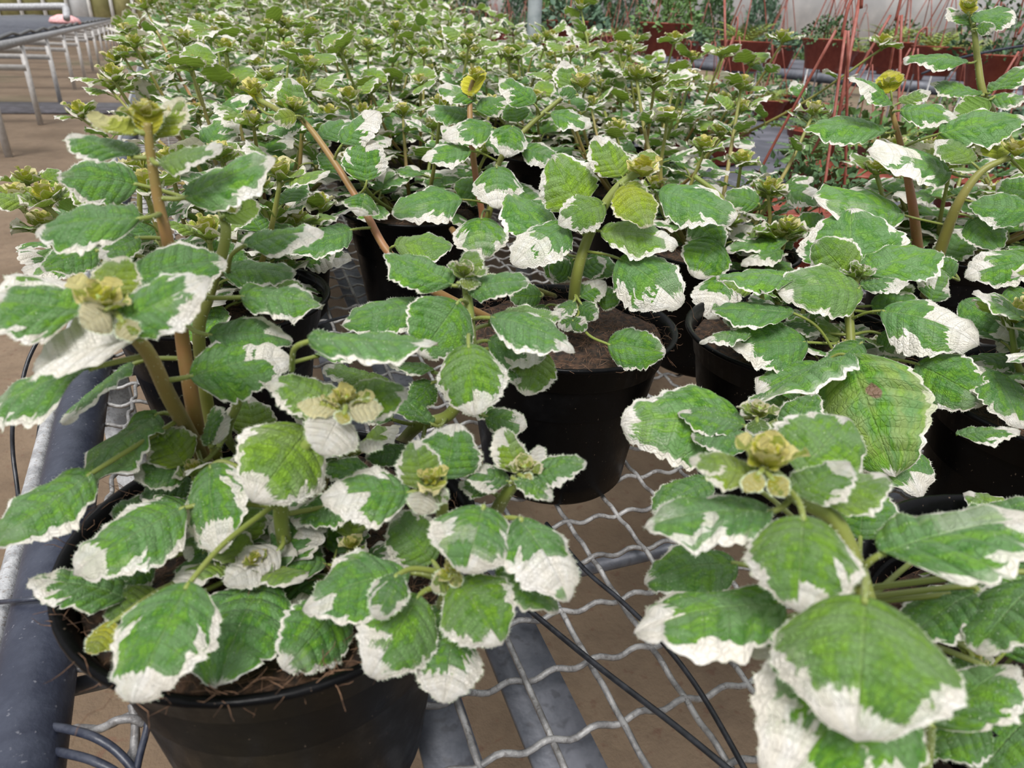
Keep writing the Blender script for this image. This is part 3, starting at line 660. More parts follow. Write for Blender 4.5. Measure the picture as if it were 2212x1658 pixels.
for (x, y, d, sz, yg, w) in ((228, 672, .268, .014, .95, .5), (745, 880, .300, .011, .9, .5), (930, 1048, .302, .0105, .85, .5), (1133, 1024, .330, .010, .6, .4), (1003, 600, .40, .012, .35, .25), (978, 1240, .285, .008, .9, .3), (316, 262, .322, .012, .95, .3)):
    A.shoot(at(x, y, d), size=sz*.86, young=yg, w=w)

fill(A, 7, (.005, .03), .035, .036, 9, nn=3, tip=.011)
# middle pot
B = Plant('potted_plant', (.303, .523), 'plant in the black pot at the centre, half of the pot wall bare to view', seed=22, soil=600, spill=.25)
B.stem([(1238, 720, None), (1245, 600, .60), (1280, 490, .59), (1330, 410, .58), (1378, 372, .575)], (.0056, .0034), .2, .5)
B.stem([(1200, 640, None), (1080, 600, .655), (1000, 600, .65)], (.003, .003), .3, .3)
B.stem([(1060, 690, None), (960, 640, .63), (895, 600, .62), (835, 540, .62), (790, 460, .625), (735, 370, .63), (680, 290, .635), (640, 245, .64)], (.0046, .0026), .85, .2)
L = B.leaf; D = .58
L(1255, 452, 1192, 338, 128, .60, .14, .12, curl=.4, quilt=.03); L(1345, 382, 1282, 295, 80, .585, .26, .15, dd=.01, quilt=.03); L(1368, 385, 1408, 322, 60, .58, .18, .35, dd=.01); L(1305, 440, 1205, 485, 82, .575, .30, .08, curl=.9)
L(1350, 402, 1400, 492, 86, .56, .08, .35, curl=.6, quilt=.035); L(1296, 498, 1465, 532, 74, .575, .22, .10, curl=.7, quilt=.03); L(1225, 488, 1108, 572, 98, .585, .36, curl=.7); L(1338, 558, 1472, 662, 132, .57, .34, curl=.8, cup=.35, quilt=.03)
L(1205, 530, 1098, 418, 92, .63, .08); L(1312, 742, 1438, 762, 92, .57, .09, curl=.4); L(1345, 400, 1400, 430, 50, .565, .3, .3)
for q_ in ((1230, 600, 1175, 560, 60, .62, .3), (1250, 640, 1310, 610, 50, .61, .35), (1240, 650, 1200, 690, 40, .60, .5), (1255, 655, 1290, 690, 44, .60, .4), (1235, 690, 1268, 712, 36, .59, .6), (1240, 690, 1205, 705, 34, .59, .6),
           (1250, 590, 1310, 560, 50, .62, .2), (1240, 560, 1190, 600, 70, .63, .12), (1260, 560, 1330, 590, 60, .63, .1), (1170, 640, 1100, 640, 60, .66, .1), (1180, 660, 1160, 700, 50, .64, .15), (1290, 640, 1340, 650, 50, .62, .1)): L(*q_)
L(792, 392, 788, 292, 96, .61, .55, dd=.012, curl=.2); L(738, 312, 820, 240, 56, .62, .85, dd=.01); L(788, 420, 775, 466, 132, .60, .38, curl=1.0, cup=.5, W=1.1); L(852, 530, 980, 530, 62, .60, .04, .08)
L(760, 495, 622, 548, 62, .61, .18, curl=.5); L(640, 250, 628, 168, 74, .63, .22, .1, dd=.012); L(560, 230, 540, 168, 30, .66, .3, .85); L(640, 250, 590, 262, 40, .62, .3, .3)
L(690, 300, 760, 260, 44, .66, .08); L(735, 375, 690, 330, 40, .67, .06); L(650, 262, 575, 290, 34, .64, .25)
B.shoot(at(1386, 380, .565), size=.017, young=1, w=.35, n=8); B.shoot(at(636, 240, .63), size=.014, young=.7, w=.35); B.shoot(at(550, 205, .66), size=.014, young=.95, w=.3)
B.stem([(640, 262, .64), (590, 232, .655), (550, 212, .66)], (.003, .0024), .3, .6)

# front right pot
C4 = Plant('potted_plant', (.360, .100), 'large-leaved plant in the bottom right corner of the view, blurred yellow tip', seed=44, soil=300, spill=.0, drop=.030)
C4.stem([(1880, 1330, .262), (1862, 1260, .262), (1842, 1200, .268), (1800, 1120, .268), (1735, 1080, .265), (1660, 1020, .262)], (.0036, .0032), .2, .7)
C4.stem([(1845, 1330, .30), (1850, 1250, .285), (1750, 1150, .275)], (.003, .0028), .25, .5)
L = C4.leaf
L(1722, 1022, 1835, 903, 205, .275, .16, .05, dd=.02, curl=.4, cup=.4); L(1640, 1022, 1488, 992, 72, .262, .36, .25, dd=.004); L(1712, 1070, 1838, 1000, 96, .255, .22, .05, dd=.006); L(1740, 1078, 1918, 1028, 98, .270, .20, .12, dd=.006)
L(1668, 1102, 1390, 1140, 112, .262, .36, dd=.002, curl=.6); L(1735, 1112, 1722, 1322, 235, .238, .34, .06, curl=.9, cup=.4, seed=4407); L(1858, 1165, 1868, 1048, 158, .31, .05); L(1900, 1195, 2250, 1118, 158, .25, .52, dd=.0, curl=.5, node=(1850, 1260, .262), seed=4409)
L(2080, 1140, 2260, 1085, 90, .32, .15); L(1692, 1298, 1366, 1372, 148, .258, .30, curl=.4, dd=-.004); L(1592, 1215, 1392, 1262, 122, .31, .10, curl=.8); L(1535, 1035, 1408, 1110, 90, .35, .05)
L(1868, 1288, 1850, 1598, 385, .212, .17, .06, curl=.75, cup=.45, seed=4414, quilt=.03); L(1905, 1400, 1680, 1720, 345, .225, .22, curl=.5); L(2010, 1562, 2195, 1438, 128, .245, .22); L(2112, 1275, 1955, 1385, 118, .285, .22)
L(2250, 1255, 2105, 1408, 140, .268, .06); L(2240, 1248, 2042, 1268, 34, .29, .25); L(2130, 1560, 1985, 1620, 110, .30, .06); L(2230, 1540, 2110, 1680, 150, .28, .06); L(1700, 1330, 1560, 1420, 90, .27, .7); L(2100, 1420, 2010, 1500, 80, .30, .3)
L(1650, 1010, 1648, 935, 60, .262, .12, .85, dd=.004, under=False); L(1665, 1020, 1690, 950, 44, .262, .5, .95); L(1640, 1020, 1610, 1062, 44, .252, .9, .8); L(1665, 1030, 1700, 1070, 46, .25, .5, .8)
C4.stem([(1990, 1720, .27), (2005, 1620, .26), (2010, 1560, .247)], (.0022, .0018), .05, .6)
C4.shoot(at(1652, 1015, .258), size=.0125, young=1, w=.5, n=8, spread=.6)

fill(C4, 6, (-.01, .02), .04, .042, 4, nn=3, tip=.012)
# right pot with the shoots behind the big-leaved one
D7 = Plant('potted_plant', (.500, .425), 'bushy plant right of the centre pot with a holed yellowing leaf hanging over its rim', seed=55, soil=300)
D7.stem([(1840, 830, .575), (1838, 745, .58), (1835, 660, .585), (1850, 600, .59), (1862, 580, .595)], (.0042, .003), .2, .5)
D7.stem([(1700, 900, .50), (1640, 930, .42), (1632, 895, .40)], (.003, .0024), .1, .5)
L = D7.leaf
L(1858, 622, 1678, 632, 112, .575, .16, .05, dd=-.004, quilt=.03, curl=.7); L(1840, 602, 1762, 518, 104, .595, .10, .10, dd=.01, quilt=.03); L(1865, 592, 2032, 545, 92, .60, .10, curl=.5, dd=.01); L(1836, 588, 1838, 450, 215, .65, .15, curl=.3, dd=.03)
L(1722, 600, 1548, 600, 48, .58, .06, curl=.4); L(1858, 618, 1965, 612, 36, .58, .32, curl=.6); L(1715, 675, 1535, 672, 46, .565, .06, curl=.3, node=(1820, 790, .575)); L(1740, 738, 1572, 742, 116, .57, .16, curl=.3, dd=-.01)
L(1622, 718, 1510, 742, 30, .56, .45); L(1640, 700, 1560, 690, 36, .60, .2); L(1772, 785, 1632, 852, 82, .55, .26, curl=.6); L(1905, 670, 2112, 745, 118, .555, .72, curl=.9, cup=.4, seed=5512)
L(1832, 766, 1935, 1030, 235, .475, .13, -.8, curl=.6, cup=.35, dd=-.03, seed=5513); L(1828, 768, 1632, 880, 46, .48, .28, curl=.3, dd=-.02); L(1980, 785, 2135, 872, 126, .54, .26, curl=.6, node=(1862, 780, .57)); L(1880, 900, 1990, 1078, 120, .49, .40, curl=.6)
L(1870, 600, 1870, 572, 30, .59, .3, .3); L(1880, 660, 1990, 655, 70, .60, .12); L(1900, 720, 1960, 760, 60, .58, .3); L(1790, 700, 1740, 690, 60, .61, .08); L(1690, 840, 1770, 900, 80, .53, .05); L(1700, 860, 1600, 900, 70, .50, .2)
L(1600, 902, 1340, 918, 172, .385, .22, curl=.5, cup=.3, quilt=.035, seed=5521); L(1608, 918, 1462, 892, 62, .375, .08, curl=.5); L(1632, 952, 1492, 942, 62, .365, .06, curl=.5); L(1635, 900, 1632, 860, 58, .385, .35, .1, dd=.008); L(1635, 905, 1640, 942, 50, .372, .25, .1)
L(1700, 930, 1760, 850, 80, .42, .06); L(1860, 740, 1790, 800, 70, .56, .1); L(1950, 650, 1930, 610, 60, .62, .4, .1)
D7.shoot(at(1850, 600, .585), size=.013, young=.25, w=.25); D7.shoot(at(1637, 898, .378), size=.009, young=.5, w=.4)
D7.shoot(at(1838, 775, .575), size=.010, young=.1, w=.1)

fill(D7, 6, (.01, .05), .05, .040, 5, nn=3, tip=.013)
# right edge plant
E3 = Plant('potted_plant', (.610, .250), 'tall plant at the right edge, two reddish stems above a black pot with bare substrate', seed=66, soil=500)
E3.stem([(1985, 560, .78), (1975, 470, .75), (1962, 390, .74), (1945, 310, .735), (1925, 235, .73)], (.0060, .0022), .85, .1)
E3.stem([(2000, 640, .72), (2045, 500, .68), (2075, 430, .66), (2120, 370, .65), (2180, 340, .645)], (.0060, .0026), .35, .3)
E3.stem([(2190, 320, .80), (2128, 212, .78), (2112, 130, .775), (2105, 70, .77), (2095, 25, .77)], (.0046, .0022), .3, .6)
L = E3.leaf
L(1928, 228, 1832, 168, 28, .72, .25, dd=.0, curl=.6); L(1925, 200, 1915, 152, 56, .72, .15, 1., dd=.004, under=True); L(1945, 238, 2070, 262, 46, .71, .2, curl=.6); L(1942, 222, 2010, 196, 30, .74, .3, .1); L(1912, 286, 1736, 280, 54, .73, .10, curl=.7)
L(2052, 372, 1872, 328, 62, .69, .38, curl=.5, dd=-.006); L(2050, 350, 1960, 310, 40, .71, .3, .2, under=True); L(1948, 462, 1756, 428, 82, .70, .34, curl=.4, dd=-.01); L(2028, 288, 2216, 256, 78, .68, .08, curl=.4); L(2102, 352, 2022, 302, 48, .65, .26, .1, curl=.6)
L(2158, 345, 2142, 265, 62, .655, .26, .35, dd=.008); L(2240, 462, 2090, 442, 66, .62, .15, curl=.5); L(2240, 420, 2150, 400, 60, .66, .08); L(2240, 558, 2082, 600, 88, .60, .36, curl=.6); L(2080, 648, 2192, 732, 92, .58, .26, curl=.6)
L(2140, 800, 2208, 925, 86, .52, .28, curl=.5); L(2065, 940, 2205, 932, 38, .53, .3, node=None); L(2010, 650, 2030, 580, 66, .62, .5); L(2000, 700, 1960, 650, 60, .63, .2); L(2030, 560, 2100, 500, 70, .70, .3)
L(1880, 520, 1900, 450, 60, .76, .3); L(2230, 700, 2160, 760, 70, .56, .2); L(2060, 600, 2010, 560, 60, .64, .06); L(2180, 620, 2230, 680, 60, .60, .15); L(2100, 470, 2160, 540, 70, .66, .06)
L(2105, 50, 2188, 22, 52, .76, .22, dd=.01); L(2098, 55, 2048, 16, 26, .77, .25); L(2108, 62, 2152, 60, 26, .75, .3); L(2092, 135, 1952, 130, 30, .77, .1, curl=.6); L(2120, 205, 2010, 180, 26, .77, .2); L(2140, 200, 2225, 140, 40, .77, .15); L(2135, 215, 2230, 215, 30, .76, .3)
L(2090, 30, 2092, -10, 34, .765, .15, 1., under=True); L(2140, 215, 2060, 250, 50, .75, .1, under=True)
E3.shoot(at(2190, 335, .64), size=.015, young=1, w=.5, n=8); E3.shoot(at(1918, 190, .725), size=.012, young=.95, w=.3); E3.shoot(at(2092, 18, .765), size=.011, young=.9, w=.3)
fill(E3, 6, (.03, .10), .09, .046, 3, nn=4)

# second on the left, behind the corner pot
G6 = Plant('potted_plant', (.015, .692), 'plant on the bench edge directly behind the corner pot, leaning out over the pipe', seed=77, soil=300)
fill(G6, 9, (.05, .13), .095, .052, 1, nn=5)
def shoot_to(pl, x, y, d, size=.045, n=4, pink=.4, tip=.028, bend=.0):
    t = at(x, y, d); v = t-pl.o; r = math.hypot(v[0], v[1])+1e-6; k = min(.045, r*.4)/r
    b = pl.o+v3(v[0]*k, v[1]*k, RIMZ-.015); m = (b*.45+t*.55)+v3(v[0], v[1], 0)/r*.02-v3(0, 0, .005)
    return auto_stem(pl, [b, m, t], size=size, n=n, pink=pink, tipsize=tip)
for p in ((38, 440, .66), (60, 400, .74), (100, 505, .58), (300, 380, .62), (480, 350, .66), (560, 420, .64), (230, 500, .60)): shoot_to(G6, *p)

# pot behind the middle one
H5 = Plant('potted_plant', (.303, .990), 'plant behind the centre pot with pink stems and white-toothed leaves, black pot below', seed=88, soil=200)
H5.stem([(960, 470, None), (1000, 520, .88), (1040, 480, .84), (1030, 400, .82), (1018, 300, .81), (1015, 210, .81), (1022, 175, .81)], (.0046, .003), .9, .2)
H5.stem([(1035, 500, .84), (1055, 465, .80), (1078, 350, .79), (1140, 275, .785), (1210, 215, .78), (1245, 192, .775)], (.0044, .0022), .25, .5)
L = H5.leaf
L(997, 430, 846, 462, 74, .76, .32, curl=.6); L(1073, 360, 1075, 452, 108, .74, .52, curl=.8, cup=.4); L(1018, 325, 910, 345, 48, .77, .5, curl=.6); L(1065, 275, 956, 298, 52, .78, .32, curl=.6); L(1107, 272, 1090, 338, 82, .76, .42, curl=.8)
L(1040, 470, 1042, 560, 120, .74, .36, curl=.7); L(1130, 318, 1202, 352, 52, .77, .42); L(1155, 225, 1078, 172, 48, .77, .34, curl=.4, dd=.004); L(1235, 205, 1220, 130, 58, .775, .34, .1, dd=.006); L(1118, 264, 1108, 215, 62, .80, .08); L(1190, 245, 1280, 274, 38, .76, .42, curl=.6)
L(1245, 205, 1205, 195, 30, .76, .5); L(1028, 215, 945, 188, 40, .81, .35); L(1024, 205, 1028, 145, 52, .80, .1, 1., under=True); L(1030, 240, 1100, 215, 44, .81, .3); L(1050, 300, 1120, 330, 44, .82, .3); L(1010, 250, 920, 240, 40, .83, .2)
L(1100, 400, 1170, 450, 60, .80, .3); L(1060, 420, 980, 400, 60, .84, .08); L(1130, 440, 1190, 480, 60, .76, .1)
H5.shoot(at(1255, 188, .77), size=.015, young=.9, w=.4); H5.shoot(at(1026, 172, .80), size=.014, young=.95, w=.3)
fill(H5, 8, (.06, .15), .10, .054, 2, nn=5)

# right of it, drooping broad leaves beside the centre pot
K8 = Plant('potted_plant', (.620, .690), 'plant between the centre pot and the terracotta pot, broad leaves drooping down its black pot', seed=99, soil=260)
L = K8.leaf
K8.stem([(1600, 560, None), (1590, 500, .86), (1560, 430, .85), (1500, 380, .85)], (.004, .003), .2, .4)
L(1425, 410, 1588, 475, 92, .74, .28, curl=.5, cup=.3); L(1500, 470, 1560, 540, 78, .78, .22, curl=.7); L(1550, 520, 1500, 600, 110, .76, .10, curl=.7); L(1560, 600, 1530, 690, 104, .72, .5, curl=.5); L(1640, 440, 1565, 420, 56, .82, .3)
L(1700, 405, 1780, 440, 50, .86, .6); L(1620, 520, 1680, 500, 56, .84, .05, .1); L(1700, 520, 1570, 540, 36, .80, .12); L(1720, 500, 1780, 470, 60, .84, .1); L(1690, 540, 1600, 575, 36, .78, .3)
for p in ((1600, 195, .98, .05), (1375, 172, .97, .05), (1440, 268, .88, .046), (1660, 420, .86, .04), (1755, 250, .98, .046), (1520, 330, .86, .046), (1700, 505, .80, .036), (1600, 360, .90, .045), (1330, 290, .95, .045)): shoot_to(K8, p[0], p[1], p[2], p[3], 4, .5, .030)
fill(K8, 5, (.01, .06), .07, .044, 6, nn=3)
# ------------------------------------------------------------------ the rows further back
mid = []
def far_plant_h(y): return .13+min(.17, .045*y)
spots = []
rgp = random.Random(3)
for j in range(3):
    for i in range(4):
        x = .115+.30*i+rgp.uniform(-.02, .02); y = 1.04+.33*j+rgp.uniform(-.02, .02)
        if j == 0 and i in (1,): continue
        if j == 0 and i == 3: continue
        spots.append((x, y))
spots += [(.945, .60), (1.27, .63)]
labs = {0: 'plant on the left bench edge, third pot back along the pipe', }
names = ['third plant back along the left pipe, with leaves spilling past the bench edge', 'plant right of the pink-stemmed one, in the first full row behind the near pots',
         'fourth plant back along the left pipe', 'second from the pipe in the second full row', 'third from the pipe in the second full row', 'rightmost of the second full row, nearest the terracotta pots',
         'fifth plant back along the left pipe', 'second from the pipe in the third full row', 'third from the pipe in the third full row', 'rightmost of the third full row, nearest the grey post', 'behind the tall reddish stems at the right, low and bushy', 'outermost beside the grey cloth bench at the right']
for k, (x, y) in enumerate(spots):
    pl = Plant('potted_plant', (x, y), 'variegated '+names[k], 'variegated plants in black pots on the mesh bench', seed=200+k, soil=60)
    h = far_plant_h(y) if y > .9 else .12; fill(pl, 11, (h*.6, h*1.1), .125, .064, k, nn=4)
    mid.append(pl)
def tall(pl, x, y, d, n=4, size=.05, pink=.6): shoot_to(pl, x, y, d, max(size, .056), n+1, pink, .036)
tall(mid[0], 248, 140, 1.25, 4); tall(mid[0], 175, 255, 1.05, 4, .04); tall(mid[0], 240, 195, 1.1, 3, .05)
tall(mid[2], 315, 20, 1.45, 5, .05, .9); tall(mid[2], 555, 112, 1.5, 4); tall(mid[4], 870, -10, 1.75, 4, .04, .2); tall(mid[1], 1255, 20, 1.5, 6, .06, .2)
tall(mid[5], 1690, 92, 1.35, 4, .05, .8); tall(mid[5], 1905, 105, 1.3, 4, .05, .4); tall(mid[5], 1455, 95, 1.5, 3, .08)
# plants beyond: foliage too small to pick apart leaf by leaf
def bushy_mesh(seed, n=12, size=.072, h=.22):
    rg = random.Random(seed); mb = MB()
    for s_ in range(n):
        a = 2*math.pi*s_/n+rg.uniform(-.3, .3); r = rg.uniform(.01, .06); sp = rg.uniform(.03, .14); hh = h*rg.uniform(.65, 1.15)
        b = v3(r*math.cos(a), r*math.sin(a), RIMZ-.02); t = v3((r+sp)*math.cos(a), (r+sp)*math.sin(a), RIMZ+hh); m = (b+t)/2
        C = catmull([b, m, t], 4); tube(mb, C, [.003, .0015], 5, 1, a=(.5, .4, 0), cap=False)
        nn = 4
        for i in range(nn+2):
            f = .25+.75*min(i, nn)/nn; p = C[min(len(C)-1, int(f*(len(C)-1)))]; ph = i*math.pi/2+s_
            L = size*(1-.34*i/(nn+1))*rg.uniform(.85, 1.15)
            for sg in (0, math.pi):
                an = ph+sg+rg.gauss(0, .2); el = rg.uniform(-.2, .4)+(.5 if i > nn else 0)
                y = v3(math.cos(an)*math.cos(el), math.sin(an)*math.cos(el), math.sin(el)); up = unit(v3(rg.gauss(0, .25), rg.gauss(0, .25), 1)); x = unit(np.cross(y, up)); M3 = np.stack([x, y, np.cross(x, y)], 1)
                place_leaf(mb, M3, p+y*L*.2, L, rg, rows=10, cols=5, teeth=5, depth=.07, W=rg.uniform(.7, .9), curl=rg.uniform(.1, .8), cup=.2, white=rg.choice([.2, .35, .5, .7]), young=(.15 if i >= nn else 0), seed=rg.randrange(9999), wav=.04)
    return mb.mesh('foliage', [MAT['leaf'], MAT['stem']])
def pot_far_mesh():
    mb = MB(); lathe(mb, [(.068, 0), (.0895, RIMZ-.03), (.0985, RIMZ-.006), (.105, RIMZ-.003), (.103, RIMZ), (.096, RIMZ-.02), (0, RIMZ-.02)], 20); return mb.mesh('pot', [MAT['pot_far']], attrs=False)
PF = pot_far_mesh(); BM = [bushy_mesh(700+i, h=.15+.05*(i % 3)) for i in range(5)]; BT = [bushy_mesh(760+i, n=9, h=.30+.05*i) for i in range(3)]
rgf = random.Random(8)
for j in range(24):
    y = 2.03+.33*j
    for i in range(5):
        x = .13+.285*i+rgf.uniform(-.03, .03)
        o = thing('potted_plant', (x, y+rgf.uniform(-.03, .03), 0), 'variegated plant crowded in the rows receding down the bench', 'plant', 'variegated plants in rows far down the bench')
        link('pot', PF, o); z = 1+min(.9, max(0, (y-2.0)*.16)); me = BM[rgf.randrange(5)] if y < 3.2 else BT[rgf.randrange(3)]
        f = tag(link('foliage', me, o), kind='stuff'); f.rotation_euler.z = rgf.uniform(0, 6.3); s_ = rgf.uniform(.92, 1.1); hs = (1+.04*max(0, y-3))*rgf.uniform(.9, 1.1); f.scale = (s_*1.1, s_*1.1, hs)

# ------------------------------------------------------------------ post, pots with hangers and their benches on the right
zinc = simple('zinc_post', (.36, .40, .45), .45, nscale=30, col2=(.50, .53, .58), world=True, metal=.2)
p = at(1151, 105, 2.45); mb = MB(); tube(mb, [(p[0], p[1], GZ), (p[0], p[1], 2.2)], .0245, 24)
tag(link('support_post', mb.mesh('support_post', [zinc], attrs=False)), 'grey metal post rising from the plants at the top centre', 'post')
p = at(850, -20, 4.6); mb = MB(); tube(mb, [(p[0], p[1], GZ), (p[0], p[1], 2.2)], .0245, 24)
tag(link('support_post', mb.mesh('support_post', [zinc], attrs=False)), 'thin far grey post just left of the top centre, mostly hidden', 'post')
terra = simple('terracotta_plastic', (.26, .050, .028), .45, nscale=50, col2=(.34, .075, .042), spec=.4)
hang_m = simple('red_brown_hanger', (.24, .060, .040), .5, nscale=80, col2=(.32, .10, .075))
cloth = simple('grey_bench_cloth', (.06, .062, .078), .7, nscale=6, col2=(.12, .12, .145), world=True)
dk = [simple('dark_foliage', (.035, .085, .028), .6, nscale=40, col2=(.075, .15, .05)), simple('mid_foliage', (.07, .16, .035), .6, nscale=40, col2=(.14, .24, .07)), simple('fern_green', (.22, .32, .05), .6, nscale=40, col2=(.34, .40, .10)), simple('bluish_foliage', (.06, .12, .075), .6, nscale=40, col2=(.11, .19, .11))]
def hp_mesh():
    mb = MB(); lathe(mb, [(0, .004), (.07, 0), (.075, .004), (.098, .095), (.104, .097), (.110, .118), (.113, .120), (.113, .124), (.108, .124), (.103, .118), (.098, .105), (0, .105)], 36); return mb.mesh('pot', [terra], attrs=False)
HP = hp_mesh()
def hanger_mesh(H=.42):
    mb = MB()
    for k in range(3):
        a = 2*math.pi*k/3; mb_p = [(.108*math.cos(a), .108*math.sin(a), .112), (.085*math.cos(a), .085*math.sin(a), .20), (.012*math.cos(a), .012*math.sin(a), H)]; tube(mb, catmull(mb_p, 5), .0027, 6)
    tube(mb, catmull([(0, 0, H-.01), (0, 0, H+.04), (.02, 0, H+.06), (.03, 0, H+.035)], 5), .003, 6); return mb.mesh('hanger', [hang_m], attrs=False)
HG = hanger_mesh()
def mound_mesh(seed, R=.13, H=.12, n=420, L=.018, mi=0, mats=None):
    rg = random.Random(seed); mb = MB()
    for _ in range(n):
        t = rg.uniform(0, 6.28); ph = math.acos(rg.uniform(0, 1)); rr = rg.uniform(.6, 1.0); d = v3(math.sin(ph)*math.cos(t), math.sin(ph)*math.sin(t), math.cos(ph)); p = v3(d[0]*R*rr, d[1]*R*rr, .10+d[2]*H*rr)
        y = unit(d+v3(rg.gauss(0, .5), rg.gauss(0, .5), rg.gauss(0, .5))); x = unit(np.cross(y, v3(rg.gauss(0, 1), rg.gauss(0, 1), 1))); z = np.cross(x, y); l = L*rg.uniform(.6, 1.4)
        mb.add([p, p+x*l*.32+y*l*.4, p+y*l-z*l*.2, p-x*l*.32+y*l*.4], [(0, 1, 2, 3)], 0)
    for _ in range(10):
        t = rg.uniform(0, 6.28); tube(mb, [(0, 0, .1), (R*.8*math.cos(t), R*.8*math.sin(t), .1+H*.7)], .0015, 4)
    return mb.mesh('foliage', mats, smooth=False, attrs=False)
def fern_mesh(seed, m):
    rg = random.Random(seed); mb = MB()
    for f in range(16):
        a = 2*math.pi*f/16+rg.uniform(-.2, .2); el = rg.uniform(.5, 1.3); L = rg.uniform(.14, .22); d = v3(math.cos(a), math.sin(a), 0); P = []
        for i in range(13):
            t = i/12; e = el-1.3*t; P.append(v3(0, 0, .10)+d*L*t*math.cos(el-.6*t)+v3(0, 0, 1)*L*(t*math.sin(el)-.45*t*t))
        P = np.array(P); tube(mb, P, [.0012, .0005], 4)
        sd_ = v3(-d[1], d[0], 0)
        for i in range(1, 12):
            w = L*.24*math.sin(math.pi*(i/12)**.7)+.004; tn = unit(P[min(12, i+1)]-P[i-1])
            for sg in (-1, 1):
                q = P[i]; o_ = unit(sd_*sg+tn*.45); mb.add([q, q+o_*w*.5+tn*.005, q+o_*w-v3(0, 0, .1*w), q+o_*w*.5-tn*.004], [(0, 1, 2, 3)])
    return mb.mesh('frond', [m], smooth=False, attrs=False)
MND = [mound_mesh(1, mats=[dk[0]]), mound_mesh(2, R=.15, H=.16, n=360, L=.024, mats=[dk[1]]), mound_mesh(3, R=.16, H=.10, n=380, L=.030, mats=[dk[3]]), mound_mesh(4, R=.17, H=.22, n=420, L=.022, mats=[dk[0]])]
FRN = [fern_mesh(5, dk[2]), fern_mesh(6, dk[1])]
def hpot(x, y, d, label, fol, group=None, hang=True, sc=1.0, rot=0., pos=None):
    P = at(x, y, d) if pos is None else v3(*pos); o = thing('hanging_pot', (P[0], P[1], P[2]-.124*sc if pos is None else P[2]), label, 'potted plant', group); o.rotation_euler.z = rot; o.scale = (sc,)*3
    link('pot', HP, o)
    if hang: link('hanger', HG, o)
    f = link('foliage' if fol[0] == 'm' else 'frond', (MND if fol[0] == 'm' else FRN)[fol[1]], o); tag(f, kind='stuff'); return o
def hp_on(x, y, zr, sc): p = onz(x, y, zr); return (p[0], p[1], zr-.124*sc)
hpot(1852, 362, 1.42, 'terracotta plastic pot closest to the camera, its rim showing between the right plants', ('m', 1), rot=.4, sc=1.1, pos=hp_on(1852, 362, .135, 1.1))
hpot(1735, 440, 1.12, 'terracotta pot mostly hidden behind drooping variegated leaves', ('m', 0), hang=True, sc=1., pos=hp_on(1735, 440, .124, 1.))
# raised bench and lower cloth bench on the right
def slab(name, c, s, label):
    o = thing(name, (c[0], c[1], GZ), label, 'bench'); mb = MB(); box(mb, (0, 0, c[2]-GZ-.02), (s[0], s[1], .03)); link('bench_top', mb.mesh('bench_top', [cloth], attrs=False), o)
    for sx in (-1, 1):
        mb = MB(); box(mb, (sx*s[0]/2, 0, c[2]-GZ-.03), (.03, s[1], .06)); link('rim', mb.mesh('rim', [MAT['bar']], attrs=False), o)
        for k in range(4):
            mb = MB(); h = c[2]-GZ-.04; box(mb, (sx*(s[0]/2-.05), s[1]*(-.45+.3*k), h/2), (.04, .04, h)); link('leg', mb.mesh('leg', [MAT['rail']], attrs=False), o)
slab('potting_bench', (2.60, 2.9, -.004), (2.0, 5.6, 0), 'grey cloth covered bench beyond the terracotta pots')
slab('potting_bench', (5.2, 8.2, .22), (2.4, 15.0, 0), 'raised far bench lined with terracotta hanging pots')
rg = random.Random(31)
MAN = [at(x_, y_, d_) for x_, y_, d_ in ((1790, 84, 3.1), (2028, 100, 2.9), (1610, 88, 3.3), (1440, 50, 3.5), (1235, 45, 3.6), (1930, 90, 3.2), (2160, 118, 2.7), (1852, 362, 1.6))]
def clear(x, y, r=.30): return all(math.hypot(x-m_[0], y-m_[1]) > r for m_ in MAN)
k = 0
grpA = 'dark-leaved terracotta pots crowded on the grey bench'
for j in range(12):
    for i in range(6):
        x = 1.80+.32*i+rg.uniform(-.04, .04); y = .75+.42*j+rg.uniform(-.08, .08)
        if rg.random() < .10 or not clear(x, y): continue
        c = rg.random(); fol = ('m', rg.choice([0, 1, 2, 2, 3])) if c < .75 else ('f', rg.choice([0, 1]))
        hpot(0, 0, 0, 'terracotta pot of dark or ferny greenery crowded on the grey bench', fol, grpA, hang=rg.random() < .6, sc=rg.uniform(.8, 1.0), rot=rg.uniform(0, 6), pos=(x, y, -.004))
grpB = 'terracotta hanging pots on the raised far bench'
for j in range(25):
    for i in range(4):
        x = 4.25+.5*i+rg.uniform(-.05, .05); y = 1.6+.56*j+rg.uniform(-.08, .08); c = rg.random()
        if not clear(x, y, .36): continue
        fol = ('m', rg.choice([0, 1, 2, 3])) if c < .7 else ('f', 0)
        hpot(0, 0, 0, 'terracotta hanging pot standing in the far rows on the raised bench', fol, grpB, hang=rg.random() < .7, sc=rg.uniform(1.0, 1.3), rot=rg.uniform(0, 6), pos=(x, y, .216))
